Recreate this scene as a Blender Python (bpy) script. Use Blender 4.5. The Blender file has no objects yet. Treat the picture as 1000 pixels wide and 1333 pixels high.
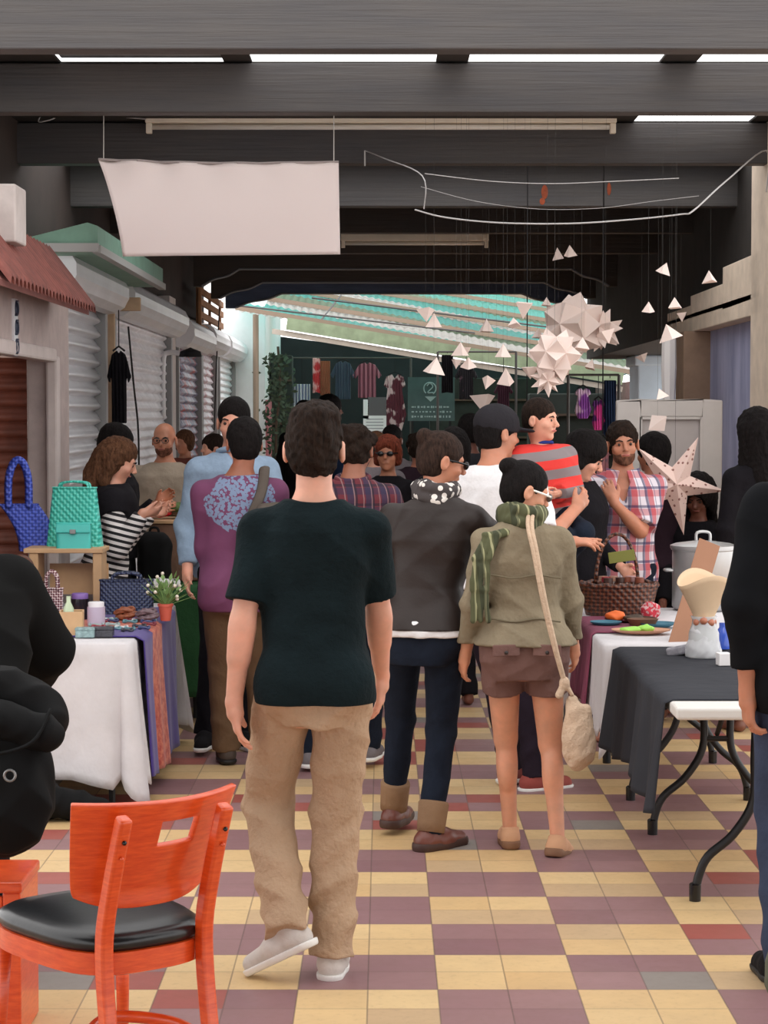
import bpy, math, random
import numpy as np
from mathutils import Matrix, Vector, Euler
random.seed(7)
S = bpy.context.scene
COL = S.collection
R = math.radians
# ---------------------------------------------------------------- camera
FPX = 2750.0
PITCH = math.atan(126.5/FPX)
CH = 1.74
cam = bpy.data.cameras.new('camera'); camo = bpy.data.objects.new('camera', cam); COL.objects.link(camo)
cam.sensor_fit = 'VERTICAL'; cam.sensor_height = 24; cam.lens = FPX/1333*24
cam.clip_end = 300
camo.location = (0, 0, CH); camo.rotation_euler = (math.pi/2-PITCH, 0, 0)
S.camera = camo
# ---------------------------------------------------------------- world: bright overcast sky
w = bpy.data.worlds.new('world'); S.world = w; w.use_nodes = True
bg = w.node_tree.nodes['Background']
bg.inputs[0].default_value = (1.0, 0.985, 0.975, 1); bg.inputs[1].default_value = 2.0
# veiled sun behind the photographer, over the open front of the arcade
sun = bpy.data.lights.new('sun', 'SUN'); suno = bpy.data.objects.new('sun', sun); COL.objects.link(suno)
sun.energy = .6; sun.angle = R(28); sun.color = (1, .94, .88)
suno.rotation_euler = (R(60), 0, R(8))
S.view_settings.view_transform = 'Standard'; S.view_settings.look = 'None'
S.view_settings.gamma = 1; S.view_settings.exposure = 0.14
# ---------------------------------------------------------------- helpers
def ray(px, py):
    u = (px-500)/FPX; v = (666.5-py)/FPX
    return u, math.cos(PITCH)+v*math.sin(PITCH), -math.sin(PITCH)+v*math.cos(PITCH)
def at(px, py, Y):
    a, b, c = ray(px, py); t = Y/b
    return Vector((a*t, Y, CH+c*t))
def tag(o, label=None, cat=None, group=None, kind=None):
    if label: o['label'] = label
    if cat: o['category'] = cat
    if group: o['group'] = group
    if kind: o['kind'] = kind
    return o
def empty(name, loc=(0, 0, 0), rz=0, label=None, cat=None, group=None, kind=None):
    o = bpy.data.objects.new(name, None); COL.objects.link(o)
    o.empty_display_size = .1
    o.location = loc; o.rotation_euler = (0, 0, rz)
    return tag(o, label, cat, group, kind)
def copy_tree(o, parent=None):
    c = o.copy(); COL.objects.link(c)
    if parent: c.parent = parent
    for ch in list(o.children): copy_tree(ch, c)
    return c

MATS = {}
class NT:
    """tiny node builder"""
    def __init__(s, m):
        s.m = m; s.t = m.node_tree; s.b = s.t.nodes['Principled BSDF']; s._c = None
    def n(s, typ, **kw):
        x = s.t.nodes.new('ShaderNode'+typ)
        for k, v in kw.items(): setattr(x, k, v)
        return x
    def l(s, a, b): s.t.links.new(a, b)
    def coord(s, kind='Object', sc=(1, 1, 1), rot=(0, 0, 0)):
        c = s.n('TexCoord'); m = s.n('Mapping'); m.inputs['Scale'].default_value = sc
        m.inputs['Rotation'].default_value = rot
        s.l(c.outputs[kind], m.inputs[0]); return m.outputs[0]
    def sep(s, v):
        x = s.n('SeparateXYZ'); s.l(v, x.inputs[0]); return x.outputs
    def mth(s, op, a, b=0.0, c=None):
        x = s.n('Math', operation=op)
        for i, q in enumerate((a, b) if c is None else (a, b, c)):
            if isinstance(q, (int, float)): x.inputs[i].default_value = q
            else: s.l(q, x.inputs[i])
        return x.outputs[0]
    def stripe(s, v, freq, duty, off=0.0):
        f = s.mth('FRACT', s.mth('ADD', s.mth('MULTIPLY', v, freq), off+100))
        return s.mth('LESS_THAN', f, duty)
    def mix(s, f, a, b, mode='MIX'):
        x = s.n('Mix', data_type='RGBA', blend_type=mode)
        for i, q in ((0, f), (6, a), (7, b)):
            if isinstance(q, (int, float)): x.inputs[i].default_value = q
            elif isinstance(q, tuple): x.inputs[i].default_value = (*q[:3], 1)
            else: s.l(q, x.inputs[i])
        return x.outputs[2]
    def noise(s, v, sc, det=3, rough=.5):
        x = s.n('TexNoise'); x.inputs['Scale'].default_value = sc; x.inputs['Detail'].default_value = det
        x.inputs['Roughness'].default_value = rough
        if v is not None: s.l(v, x.inputs['Vector'])
        return x.outputs[0]
    def voro(s, v, sc, feature='F1'):
        x = s.n('TexVoronoi', feature=feature); x.inputs['Scale'].default_value = sc
        s.l(v, x.inputs['Vector']); return x
    def ramp(s, f, a, b):
        x = s.n('MapRange'); x.inputs[1].default_value = a; x.inputs[2].default_value = b
        s.l(f, x.inputs[0]); return x.outputs[0]
    def bump(s, h, st=.3, d=.01):
        x = s.n('Bump'); x.inputs['Strength'].default_value = st; x.inputs['Distance'].default_value = d
        s.l(h, x.inputs['Height']); s.l(x.outputs[0], s.b.inputs['Normal'])
    def col(s, c):
        if isinstance(c, tuple): s.b.inputs['Base Color'].default_value = (*c[:3], 1)
        else: s.l(c, s.b.inputs['Base Color'])
def lin(r, g=None, b=None):
    """display 0-255 rgb to linear"""
    if g is None: r, g, b = r
    f = lambda c: (c/255/12.92) if c/255 <= .04045 else ((c/255+.055)/1.055)**2.4
    return (f(r), f(g), f(b))
def mat(name, rgb=(128, 128, 128), rough=.8, metal=0, fn=None, var=0, vsc=6, bump=0, bsc=60, bd=.004, sheen=0, coat=0, alpha=1, bmp2=0, emit=0, trans=0, spec=None):
    if name in MATS: return MATS[name]
    m = bpy.data.materials.new(name); m.use_nodes = True; t = NT(m)
    c = lin(rgb); t.col(c)
    t.b.inputs['Roughness'].default_value = rough; t.b.inputs['Metallic'].default_value = metal
    if sheen: t.b.inputs['Sheen Weight'].default_value = sheen
    if coat: t.b.inputs['Coat Weight'].default_value = coat
    if alpha < 1: t.b.inputs['Alpha'].default_value = alpha
    if trans: t.b.inputs['Transmission Weight'].default_value = trans
    if spec is not None: t.b.inputs['Specular IOR Level'].default_value = spec
    if emit: t.b.inputs['Emission Color'].default_value = (*c, 1); t.b.inputs['Emission Strength'].default_value = emit
    if var:
        v = t.coord(); n = t.noise(v, vsc, 4, .6)
        t.col(t.mix(t.ramp(n, .3, .7), tuple(x*(1-var) for x in c), tuple(min(1, x*(1+var)) for x in c)))
    if bump:
        hh = t.noise(t.coord(), bsc, 4, .6)
        if bmp2: hh = t.mth('ADD', t.mth('MULTIPLY', hh, .25), t.noise(t.coord(sc=(1, 1, .7), rot=(.3, .5, .2)), bmp2, 3, .55)); bd = .03
        t.bump(hh, bump, bd)
    if fn: fn(t)
    MATS[name] = m
    return m

class MB:
    def __init__(s): s.v = []; s.f = []
    def add(s, vs, fs):
        o = len(s.v); s.v += [tuple(v) for v in vs]; s.f += [tuple(o+i for i in f) for f in fs]; return s
    def box(s, c, d, rot=None):
        c = Vector(c); M = rot if rot is not None else Matrix.Identity(3)
        vs = [c+M @ Vector((sx*d[0]/2, sy*d[1]/2, sz*d[2]/2)) for sx in (-1, 1) for sy in (-1, 1) for sz in (-1, 1)]
        return s.add(vs, [(0, 1, 3, 2), (4, 6, 7, 5), (0, 4, 5, 1), (2, 3, 7, 6), (0, 2, 6, 4), (1, 5, 7, 3)])
    def bx(s, x0, x1, y0, y1, z0, z1):
        return s.box(((x0+x1)/2, (y0+y1)/2, (z0+z1)/2), (x1-x0, y1-y0, z1-z0))
    def bar(s, a, b, wd, th, up=(0, 0, 1)):
        a = Vector(a); b = Vector(b); z = (b-a); L = z.length; z.normalize()
        x = Vector(up).cross(z)
        if x.length < 1e-4: x = Vector((1, 0, 0)).cross(z)
        x.normalize(); y = z.cross(x)
        M = Matrix((x, y, z)).transposed()
        return s.box((a+b)/2, (wd, th, L), M)
    def tube(s, pts, r, n=8, closed=False, flat=1.0):
        pts = [Vector(p) for p in pts]; N = len(pts)
        rs = r if isinstance(r, (list, tuple)) else [r]*N
        vs = []; up = Vector((0, 0, 1)); prev = None
        for i, p in enumerate(pts):
            if closed: t = pts[(i+1) % N]-pts[i-1]
            else: t = pts[min(i+1, N-1)]-pts[max(i-1, 0)]
            t.normalize()
            if prev is None:
                x = t.cross(up)
                if x.length < .05: x = t.cross(Vector((1, 0, 0)))
            else: x = prev-t*prev.dot(t)
            x.normalize(); prev = x; y = t.cross(x)
            for k in range(n):
                a = 2*math.pi*k/n; vs.append(p+(x*math.cos(a)+y*math.sin(a)*flat)*rs[i])
        fs = []
        for i in range(N if closed else N-1):
            j = (i+1) % N
            for k in range(n): fs.append((i*n+k, i*n+(k+1) % n, j*n+(k+1) % n, j*n+k))
        if not closed: fs += [tuple(range(n))[::-1], tuple((N-1)*n+k for k in range(n))]
        return s.add(vs, fs)
    def lathe(s, prof, c=(0, 0, 0), n=24, ax=None, sq=1.0):
        """prof = [(r,z)...]; closed at ends where r==0"""
        c = Vector(c); M = ax if ax is not None else Matrix.Identity(3)
        vs = [c+M @ Vector((r*math.cos(2*math.pi*k/n), sq*r*math.sin(2*math.pi*k/n), z)) for r, z in prof for k in range(n)]
        fs = [(i*n+k, i*n+(k+1) % n, (i+1)*n+(k+1) % n, (i+1)*n+k) for i in range(len(prof)-1) for k in range(n)]
        fs += [tuple(range(n))[::-1], tuple((len(prof)-1)*n+k for k in range(n))]
        return s.add(vs, fs)
    def prism(s, poly, a, b, plane='XZ'):
        """poly 2d extruded from a to b along the missing axis"""
        def P(u, v, t): return {'XZ': (u, t, v), 'XY': (u, v, t), 'YZ': (t, u, v)}[plane]
        n = len(poly)
        vs = [P(u, v, a) for u, v in poly]+[P(u, v, b) for u, v in poly]
        fs = [tuple(range(n)), tuple(range(n, 2*n))[::-1]]+[(i, i+n, (i+1) % n+n, (i+1) % n) for i in range(n)]
        return s.add(vs, fs)
    def grid(s, fn, nu, nv, closed_u=False):
        vs = [fn(i/(nu-1 if not closed_u else nu), j/(nv-1)) for j in range(nv) for i in range(nu)]
        fs = []
        for j in range(nv-1):
            for i in range(nu if closed_u else nu-1):
                k = (i+1) % nu
                fs.append((j*nu+i, j*nu+k, (j+1)*nu+k, (j+1)*nu+i))
        return s.add(vs, fs)
    def ball(s, c, r, n=12, m=8, rot=None):
        r = (r, r, r) if isinstance(r, (int, float)) else r
        c = Vector(c); M = rot if rot is not None else Matrix.Identity(3)
        vs = []
        for j in range(m+1):
            th = math.pi*j/m
            for i in range(n):
                ph = 2*math.pi*i/n
                vs.append(c+M @ Vector((r[0]*math.sin(th)*math.cos(ph), r[1]*math.sin(th)*math.sin(ph), r[2]*math.cos(th))))
        fs = [(j*n+i, (j+1)*n+i, (j+1)*n+(i+1) % n, j*n+(i+1) % n) for j in range(m) for i in range(n)]
        return s.add(vs, fs)
    def build(s, name, m, parent=None, smooth=False, bevel=0, seg=2, solid=0, subsurf=0, loc=None, auto=False):
        me = bpy.data.meshes.new(name); me.from_pydata(s.v, [], s.f)
        import bmesh
        b = bmesh.new(); b.from_mesh(me)
        bmesh.ops.remove_doubles(b, verts=b.verts, dist=1e-6)
        bmesh.ops.dissolve_degenerate(b, edges=b.edges, dist=1e-6)
        bmesh.ops.recalc_face_normals(b, faces=b.faces); b.to_mesh(me); b.free()
        if m is not None: me.materials.append(m)
        if smooth:
            me.polygons.foreach_set('use_smooth', [True]*len(me.polygons))
            if auto: me.set_sharp_from_angle(angle=R(auto if auto > 1 else 40))
        o = bpy.data.objects.new(name, me); COL.objects.link(o)
        if loc is not None: o.location = loc
        if parent is not None: o.parent = parent
        if bevel:
            q = o.modifiers.new('bevel', 'BEVEL'); q.width = bevel; q.segments = seg; q.limit_method = 'ANGLE'
        if solid:
            q = o.modifiers.new('solid', 'SOLIDIFY'); q.thickness = solid; q.offset = 0
        if subsurf:
            q = o.modifiers.new('sub', 'SUBSURF'); q.levels = subsurf; q.render_levels = subsurf
        return o
def one(mb, name, m, label, cat, loc=(0, 0, 0), rz=0, group=None, **kw):
    o = mb.build(name, m, None, **kw); o.location = loc; o.rotation_euler = (0, 0, rz)
    return tag(o, label, cat, group)
def struct(mb, name, m, **kw):
    return tag(mb.build(name, m, None, **kw), kind='structure')
def arc(c, r, a0, a1, n, plane='XZ', ry=None):
    ry = ry or r
    out = []
    for i in range(n+1):
        a = R(a0+(a1-a0)*i/n); u = r*math.cos(a); v = ry*math.sin(a)
        out.append(Vector(c)+Vector({'XZ': (u, 0, v), 'XY': (u, v, 0), 'YZ': (0, u, v)}[plane]))
    return out
def smooth_path(pts, n=6):
    P = [Vector(p) for p in pts]; out = []
    for i in range(len(P)-1):
        a = P[max(i-1, 0)]; b = P[i]; c = P[i+1]; d = P[min(i+2, len(P)-1)]
        for k in range(n):
            t = k/n
            out.append(.5*((2*b)+(c-a)*t+(2*a-5*b+4*c-d)*t*t+(3*b-a-3*c+d)*t**3))
    out.append(P[-1]); return out
# ---------------------------------------------------------------- signed-distance bodies, meshed with surface nets
class Field:
    def __init__(s, lo, hi, h):
        s.h = h; s.lo = np.array(lo, float); n = np.ceil((np.array(hi)-s.lo)/h).astype(int)+1
        s.ax = [(s.lo[i]+np.arange(n[i])*h).astype(np.float32) for i in range(3)]
        s.F = np.full(tuple(n), .15, np.float32)
    def sub(s, lo, hi):
        sl = []
        for i in range(3):
            a = max(0, int((lo[i]-s.lo[i])/s.h)-1); b = min(len(s.ax[i]), int((hi[i]-s.lo[i])/s.h)+3)
            if b <= a: return None
            sl.append(slice(a, b))
        X = s.ax[0][sl[0]][:, None, None]; Y = s.ax[1][sl[1]][None, :, None]; Z = s.ax[2][sl[2]][None, None, :]
        return tuple(sl), X, Y, Z
    def add(s, prim, k=.02, op='u'):
        lo, hi, f = prim; m = k+3*s.h
        q = s.sub(np.array(lo)-m, np.array(hi)+m)
        if q is None: return s
        sl, X, Y, Z = q; d = f(X, Y, Z); a = s.F[sl]
        if op == 'u':
            hh = np.clip(.5+.5*(a-d)/k, 0, 1); s.F[sl] = a+(d-a)*hh-k*hh*(1-hh)
        else:
            d = -d; hh = np.clip(.5-.5*(a-d)/k, 0, 1); s.F[sl] = a+(d-a)*hh+k*hh*(1-hh)
        return s
    def disp(s, fn):
        s.F += fn(s.ax[0][:, None, None], s.ax[1][None, :, None], s.ax[2][None, None, :]); return s
    def cut(s, fn):
        s.F = np.maximum(s.F, fn(s.ax[0][:, None, None], s.ax[1][None, :, None], s.ax[2][None, None, :])); return s
    def mesh(s, name, m, parent=None, smooth=True):
        F = s.F
        F[0] = F[-1] = .1; F[:, 0] = F[:, -1] = .1; F[:, :, 0] = F[:, :, -1] = .1
        ins = F < 0
        nx, ny, nz = F.shape
        cnt = np.zeros((nx-1, ny-1, nz-1), np.int8)
        offs = [(i, j, k) for i in (0, 1) for j in (0, 1) for k in (0, 1)]
        for i, j, k in offs: cnt += ins[i:nx-1+i, j:ny-1+j, k:nz-1+k]
        act = (cnt > 0) & (cnt < 8)
        C = np.argwhere(act)
        if len(C) == 0: return None
        idx = np.full(act.shape, -1, np.int32); idx[act] = np.arange(len(C))
        V = np.stack([F[C[:, 0]+i, C[:, 1]+j, C[:, 2]+k] for i, j, k in offs], 1)
        acc = np.zeros((len(C), 3), np.float32); num = np.zeros(len(C), np.float32)
        for a in range(8):
            for b in range(a+1, 8):
                oa = np.array(offs[a]); ob = np.array(offs[b])
                if np.abs(oa-ob).sum() != 1: continue
                va = V[:, a]; vb = V[:, b]; x = (va < 0) != (vb < 0)
                t = np.where(x, va/np.where(x, va-vb, 1), 0)
                acc += np.where(x[:, None], oa+t[:, None]*(ob-oa), 0); num += x
        P = (C+acc/num[:, None])*s.h+s.lo
        quads = []
        for ax in range(3):
            u, v = (ax+1) % 3, (ax+2) % 3
            A = np.take(ins, range(F.shape[ax]-1), ax); B = np.take(ins, range(1, F.shape[ax]), ax)
            E = np.argwhere(A != B)
            E = E[(E[:, u] > 0) & (E[:, v] > 0) & (E[:, u] < F.shape[u]-1) & (E[:, v] < F.shape[v]-1)]
            fl = A[E[:, 0], E[:, 1], E[:, 2]]
            def g(du, dv):
                e = E.copy(); e[:, u] -= du; e[:, v] -= dv; return idx[e[:, 0], e[:, 1], e[:, 2]]
            q = np.stack([g(0, 0), g(1, 0), g(1, 1), g(0, 1)], 1)
            q[~fl] = q[~fl][:, ::-1]
            quads.append(q[:, ::-1])
        Q = np.concatenate(quads); Q = Q[(Q >= 0).all(1)]
        me = bpy.data.meshes.new(name)
        me.vertices.add(len(P)); me.vertices.foreach_set('co', P.astype(np.float32).ravel())
        me.loops.add(len(Q)*4); me.loops.foreach_set('vertex_index', Q.astype(np.int32)[:, ::-1].ravel())
        me.polygons.add(len(Q)); me.polygons.foreach_set('loop_start', np.arange(0, len(Q)*4, 4, dtype=np.int32))
        me.update(calc_edges=True); me.validate()
        if smooth: me.polygons.foreach_set('use_smooth', [True]*len(me.polygons))
        if m: me.materials.append(m)
        o = bpy.data.objects.new(name, me); COL.objects.link(o)
        if parent is not None: o.parent = parent
        return o
def V3(v): return np.array(v, float)
def rc(a, b, ra, rb, cut=0, flat=None):
    """tapered capsule; cut=1 flat end at b, 2 flat at both ends; flat=(axis vector, factor) squashes it"""
    a = V3(a); b = V3(b); ba = b-a; L2 = float(ba@ba)+1e-9; L = math.sqrt(L2); r = max(ra, rb)
    def f(x, y, z):
        px, py, pz = x-a[0], y-a[1], z-a[2]
        t0 = (px*ba[0]+py*ba[1]+pz*ba[2])/L2; t = np.clip(t0, 0, 1)
        qx, qy, qz = px-t*ba[0], py-t*ba[1], pz-t*ba[2]
        d2 = qx*qx+qy*qy+qz*qz
        if flat is not None:
            n, k = flat; dn = qx*n[0]+qy*n[1]+qz*n[2]; d2 = d2+dn*dn*(1/(k*k)-1)
        d = np.sqrt(d2)-(ra+(rb-ra)*t)
        if flat is not None: d = d*flat[1]
        if cut: d = np.maximum(d, (t0-1)*L)
        if cut == 2: d = np.maximum(d, -t0*L)
        return d.astype(np.float32)
    return np.minimum(a, b)-r, np.maximum(a, b)+r, f
def ell(c, r, M=None):
    c = V3(c); r = V3(r); mx = r.max() if M is not None else r
    def f(x, y, z):
        px, py, pz = x-c[0], y-c[1], z-c[2]
        if M is not None:
            px, py, pz = (M[0][0]*px+M[1][0]*py+M[2][0]*pz, M[0][1]*px+M[1][1]*py+M[2][1]*pz, M[0][2]*px+M[1][2]*py+M[2][2]*pz)
        k0 = np.sqrt((px/r[0])**2+(py/r[1])**2+(pz/r[2])**2)
        k1 = np.sqrt((px/r[0]**2)**2+(py/r[1]**2)**2+(pz/r[2]**2)**2)+1e-6
        return (k0*(k0-1)/k1).astype(np.float32)
    return c-mx, c+mx, f
def rbox(c, hs, rad, M=None):
    c = V3(c); hs = V3(hs); mx = np.linalg.norm(hs)
    def f(x, y, z):
        px, py, pz = x-c[0], y-c[1], z-c[2]
        if M is not None:
            px, py, pz = (M[0][0]*px+M[1][0]*py+M[2][0]*pz, M[0][1]*px+M[1][1]*py+M[2][1]*pz, M[0][2]*px+M[1][2]*py+M[2][2]*pz)
        qx, qy, qz = np.abs(px)-hs[0]+rad, np.abs(py)-hs[1]+rad, np.abs(pz)-hs[2]+rad
        return (np.sqrt(np.maximum(qx, 0)**2+np.maximum(qy, 0)**2+np.maximum(qz, 0)**2)+np.minimum(np.maximum(qx, np.maximum(qy, qz)), 0)-rad).astype(np.float32)
    return c-mx, c+mx, f
def loft(sec, org, shear, zlo=None, zhi=None, infl=0, twist=0):
    """sec = rows (z, halfwidth, halfdepth, yoff); shear leans it about org z"""
    A = np.array(sec, float); zl = A[0, 0] if zlo is None else zlo; zh = A[-1, 0] if zhi is None else zhi
    mw = A[:, 1].max()+infl+.12
    def cx(z): return org[0]+shear[0]*(z-org[2])
    def cy(z): return org[1]+shear[1]*(z-org[2])
    def f(x, y, z):
        zz = z.ravel()
        wx = (np.interp(zz, A[:, 0], A[:, 1])+infl).reshape(z.shape); wy = (np.interp(zz, A[:, 0], A[:, 2])+infl).reshape(z.shape)
        oy = np.interp(zz, A[:, 0], A[:, 3]).reshape(z.shape)
        px = x-cx(z); py = y-cy(z)
        if twist:
            an = np.interp(zz, [org[2], 1.4*A[-1, 0]/1.5], [0, twist]).reshape(z.shape); ca, sa = np.cos(an), np.sin(an)
            px, py = px*ca+py*sa, -px*sa+py*ca
        py = py-oy
        k = (np.abs(px/wx)**2.4+np.abs(py/wy)**2.4)**(1/2.4)
        d = (k-1)*np.minimum(wx, wy)
        return np.maximum(d, np.maximum(zl-z, z-zh)).astype(np.float32)
    xs = [cx(zl), cx(zh)]; ys = [cy(zl), cy(zh)]
    return (min(xs)-mw, min(ys)-mw, zl), (max(xs)+mw, max(ys)+mw, zh), f
def folds(amp, sc=1.0, ph=0.0, zst=1.0):
    def f(x, y, z):
        a = 1-2*np.abs(np.sin(.5*(31*sc*z*zst+11*sc*x+2.6*np.sin(9*sc*x+7*sc*y+5*z+ph)+ph)))
        m = .5+.5*np.sin(7*sc*x+5*sc*y-9*sc*z+ph*2)
        b = 1-2*np.abs(np.sin(.5*(27*sc*x-21*sc*z*zst+2.1*np.sin(12*sc*y+9*sc*z)+2*ph)))
        c = np.sin(47*sc*y+29*sc*z*zst+1.9*np.sin(21*sc*x+ph)); d = 1-2*np.abs(np.sin(19*sc*z*zst-26*sc*x+1.8*np.sin(17*sc*y-8*z+2*ph)))
        return (-amp*(a*m*.75+b*(1-m)*.7+.2*c+.4*d*(1-m))).astype(np.float32)
    return f
def ik(a, t, l1, l2, hint):
    a = V3(a); t = V3(t); d = t-a; L = np.linalg.norm(d); mx = (l1+l2)*.995
    if L > mx: t = a+d/L*mx; d = t-a; L = mx
    x = (l1*l1-l2*l2+L*L)/(2*L); hgt = math.sqrt(max(l1*l1-x*x, 0)); u = d/L
    h = V3(hint); h = h-u*(h@u); h /= (np.linalg.norm(h)+1e-9)
    return a+u*x+h*hgt, t
def rotm(yaw=0, pitch=0, roll=0):
    return (Matrix.Rotation(R(yaw), 3, 'Z') @ Matrix.Rotation(R(pitch), 3, 'X') @ Matrix.Rotation(R(roll), 3, 'Y'))
def hand_prims(wr, d, n, side, curl=.5, spread=.0, s=1.0, fingers=None):
    """wrist, finger direction, palm normal (faces the way fingers curl), thumb side"""
    wr = V3(wr); d = V3(d); d /= np.linalg.norm(d); n = V3(n); n = n-d*(n@d); n /= np.linalg.norm(n)
    sd = np.cross(d, n)*side
    P = lambda a, b, c: wr+(d*a+sd*b+n*c)*s
    out = [(rc(P(0, 0, 0), P(.035, 0, 0), .026*s, .028*s), .01),
           (rc(P(.03, .012, 0), P(.085, .02, 0), .022*s, .017*s, flat=(n, .75)), .008), (rc(P(.03, -.012, 0), P(.082, -.022, 0), .022*s, .015*s, flat=(n, .75)), .008),
           (rc(P(.05, 0, 0), P(.088, 0, 0), .022*s, .016*s, flat=(n, .75)), .008)]
    L = [.068, .078, .074, .058]
    for i, ff in enumerate(L):
        b = .027-.018*i; c = fingers[i] if fingers else curl
        sp = (1.5-i)*.10+spread*(1.5-i)
        p0 = P(.086-.004*abs(i-1), b, 0)
        def dirn(a): return d*math.cos(a)+n*math.sin(a)
        v1 = dirn(c*.5)+sd*sp*.5; v2 = dirn(c*1.3)+sd*sp*.3; v3 = dirn(c*2.0)
        p1 = p0+v1*ff*.48*s; p2 = p1+v2*ff*.30*s; p3 = p2+v3*ff*.24*s
        out += [(rc(p0, p1, .0092*s, .0085*s), .003), (rc(p1, p2, .0085*s, .0078*s), .003), (rc(p2, p3, .0078*s, .0068*s), .003)]
    t0 = P(.028, .026, .006); t1 = P(.06, .05, .016); t2 = P(.088, .056, .028)
    out += [(rc(t0, t1, .015*s, .011*s), .01), (rc(t1, t2, .011*s, .0085*s), .004)]
    return out

MALE = [(.78, .10, .085, -.01), (.86, .162, .10, -.01), (.93, .168, .112, -.012), (1.02, .152, .102, -.004), (1.10, .142, .098, 0), (1.20, .152, .103, 0), (1.30, .170, .112, 0), (1.38, .172, .108, -.004), (1.43, .140, .088, -.010), (1.47, .085, .065, -.014), (1.51, .05, .05, -.01)]
FEMALE = [(.78, .11, .09, -.01), (.86, .170, .105, -.015), (.93, .172, .118, -.018), (1.02, .145, .10, -.004), (1.10, .126, .088, 0), (1.20, .135, .095, .004), (1.30, .150, .112, .008), (1.38, .150, .098, 0), (1.43, .122, .080, -.008), (1.47, .070, .058, -.012), (1.51, .045, .045, -.01)]

def skin_mat(name, rgb):
    def fn(t):
        v = t.coord(); n = t.noise(v, 9, 4, .6); c = lin(rgb)
        t.col(t.mix(t.ramp(n, .35, .7), tuple(x*.85 for x in c), (min(1, c[0]*1.12), c[1]*1.02, c[2]*1.0)))
        t.b.inputs['Subsurface Weight'].default_value = .12; t.b.inputs['Subsurface Scale'].default_value = .01
        t.b.inputs['Subsurface Radius'].default_value = (1, .3, .15)
        t.bump(t.noise(v, 120, 3), .12, .002)
    return mat(name, rgb, .5, fn=fn)
def hair_mat(name, rgb, shine=.45):
    def fn(t):
        v = t.coord(sc=(26, 26, 7)); n = t.noise(v, 3.5, 5, .7); c = lin(rgb)
        t.col(t.mix(t.ramp(n, .35, .65), tuple(x*.45 for x in c), tuple(min(1, x*1.5) for x in c)))
        t.bump(n, 1.0, .012)
    return mat(name, rgb, .75, fn=fn, spec=.12)

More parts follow.
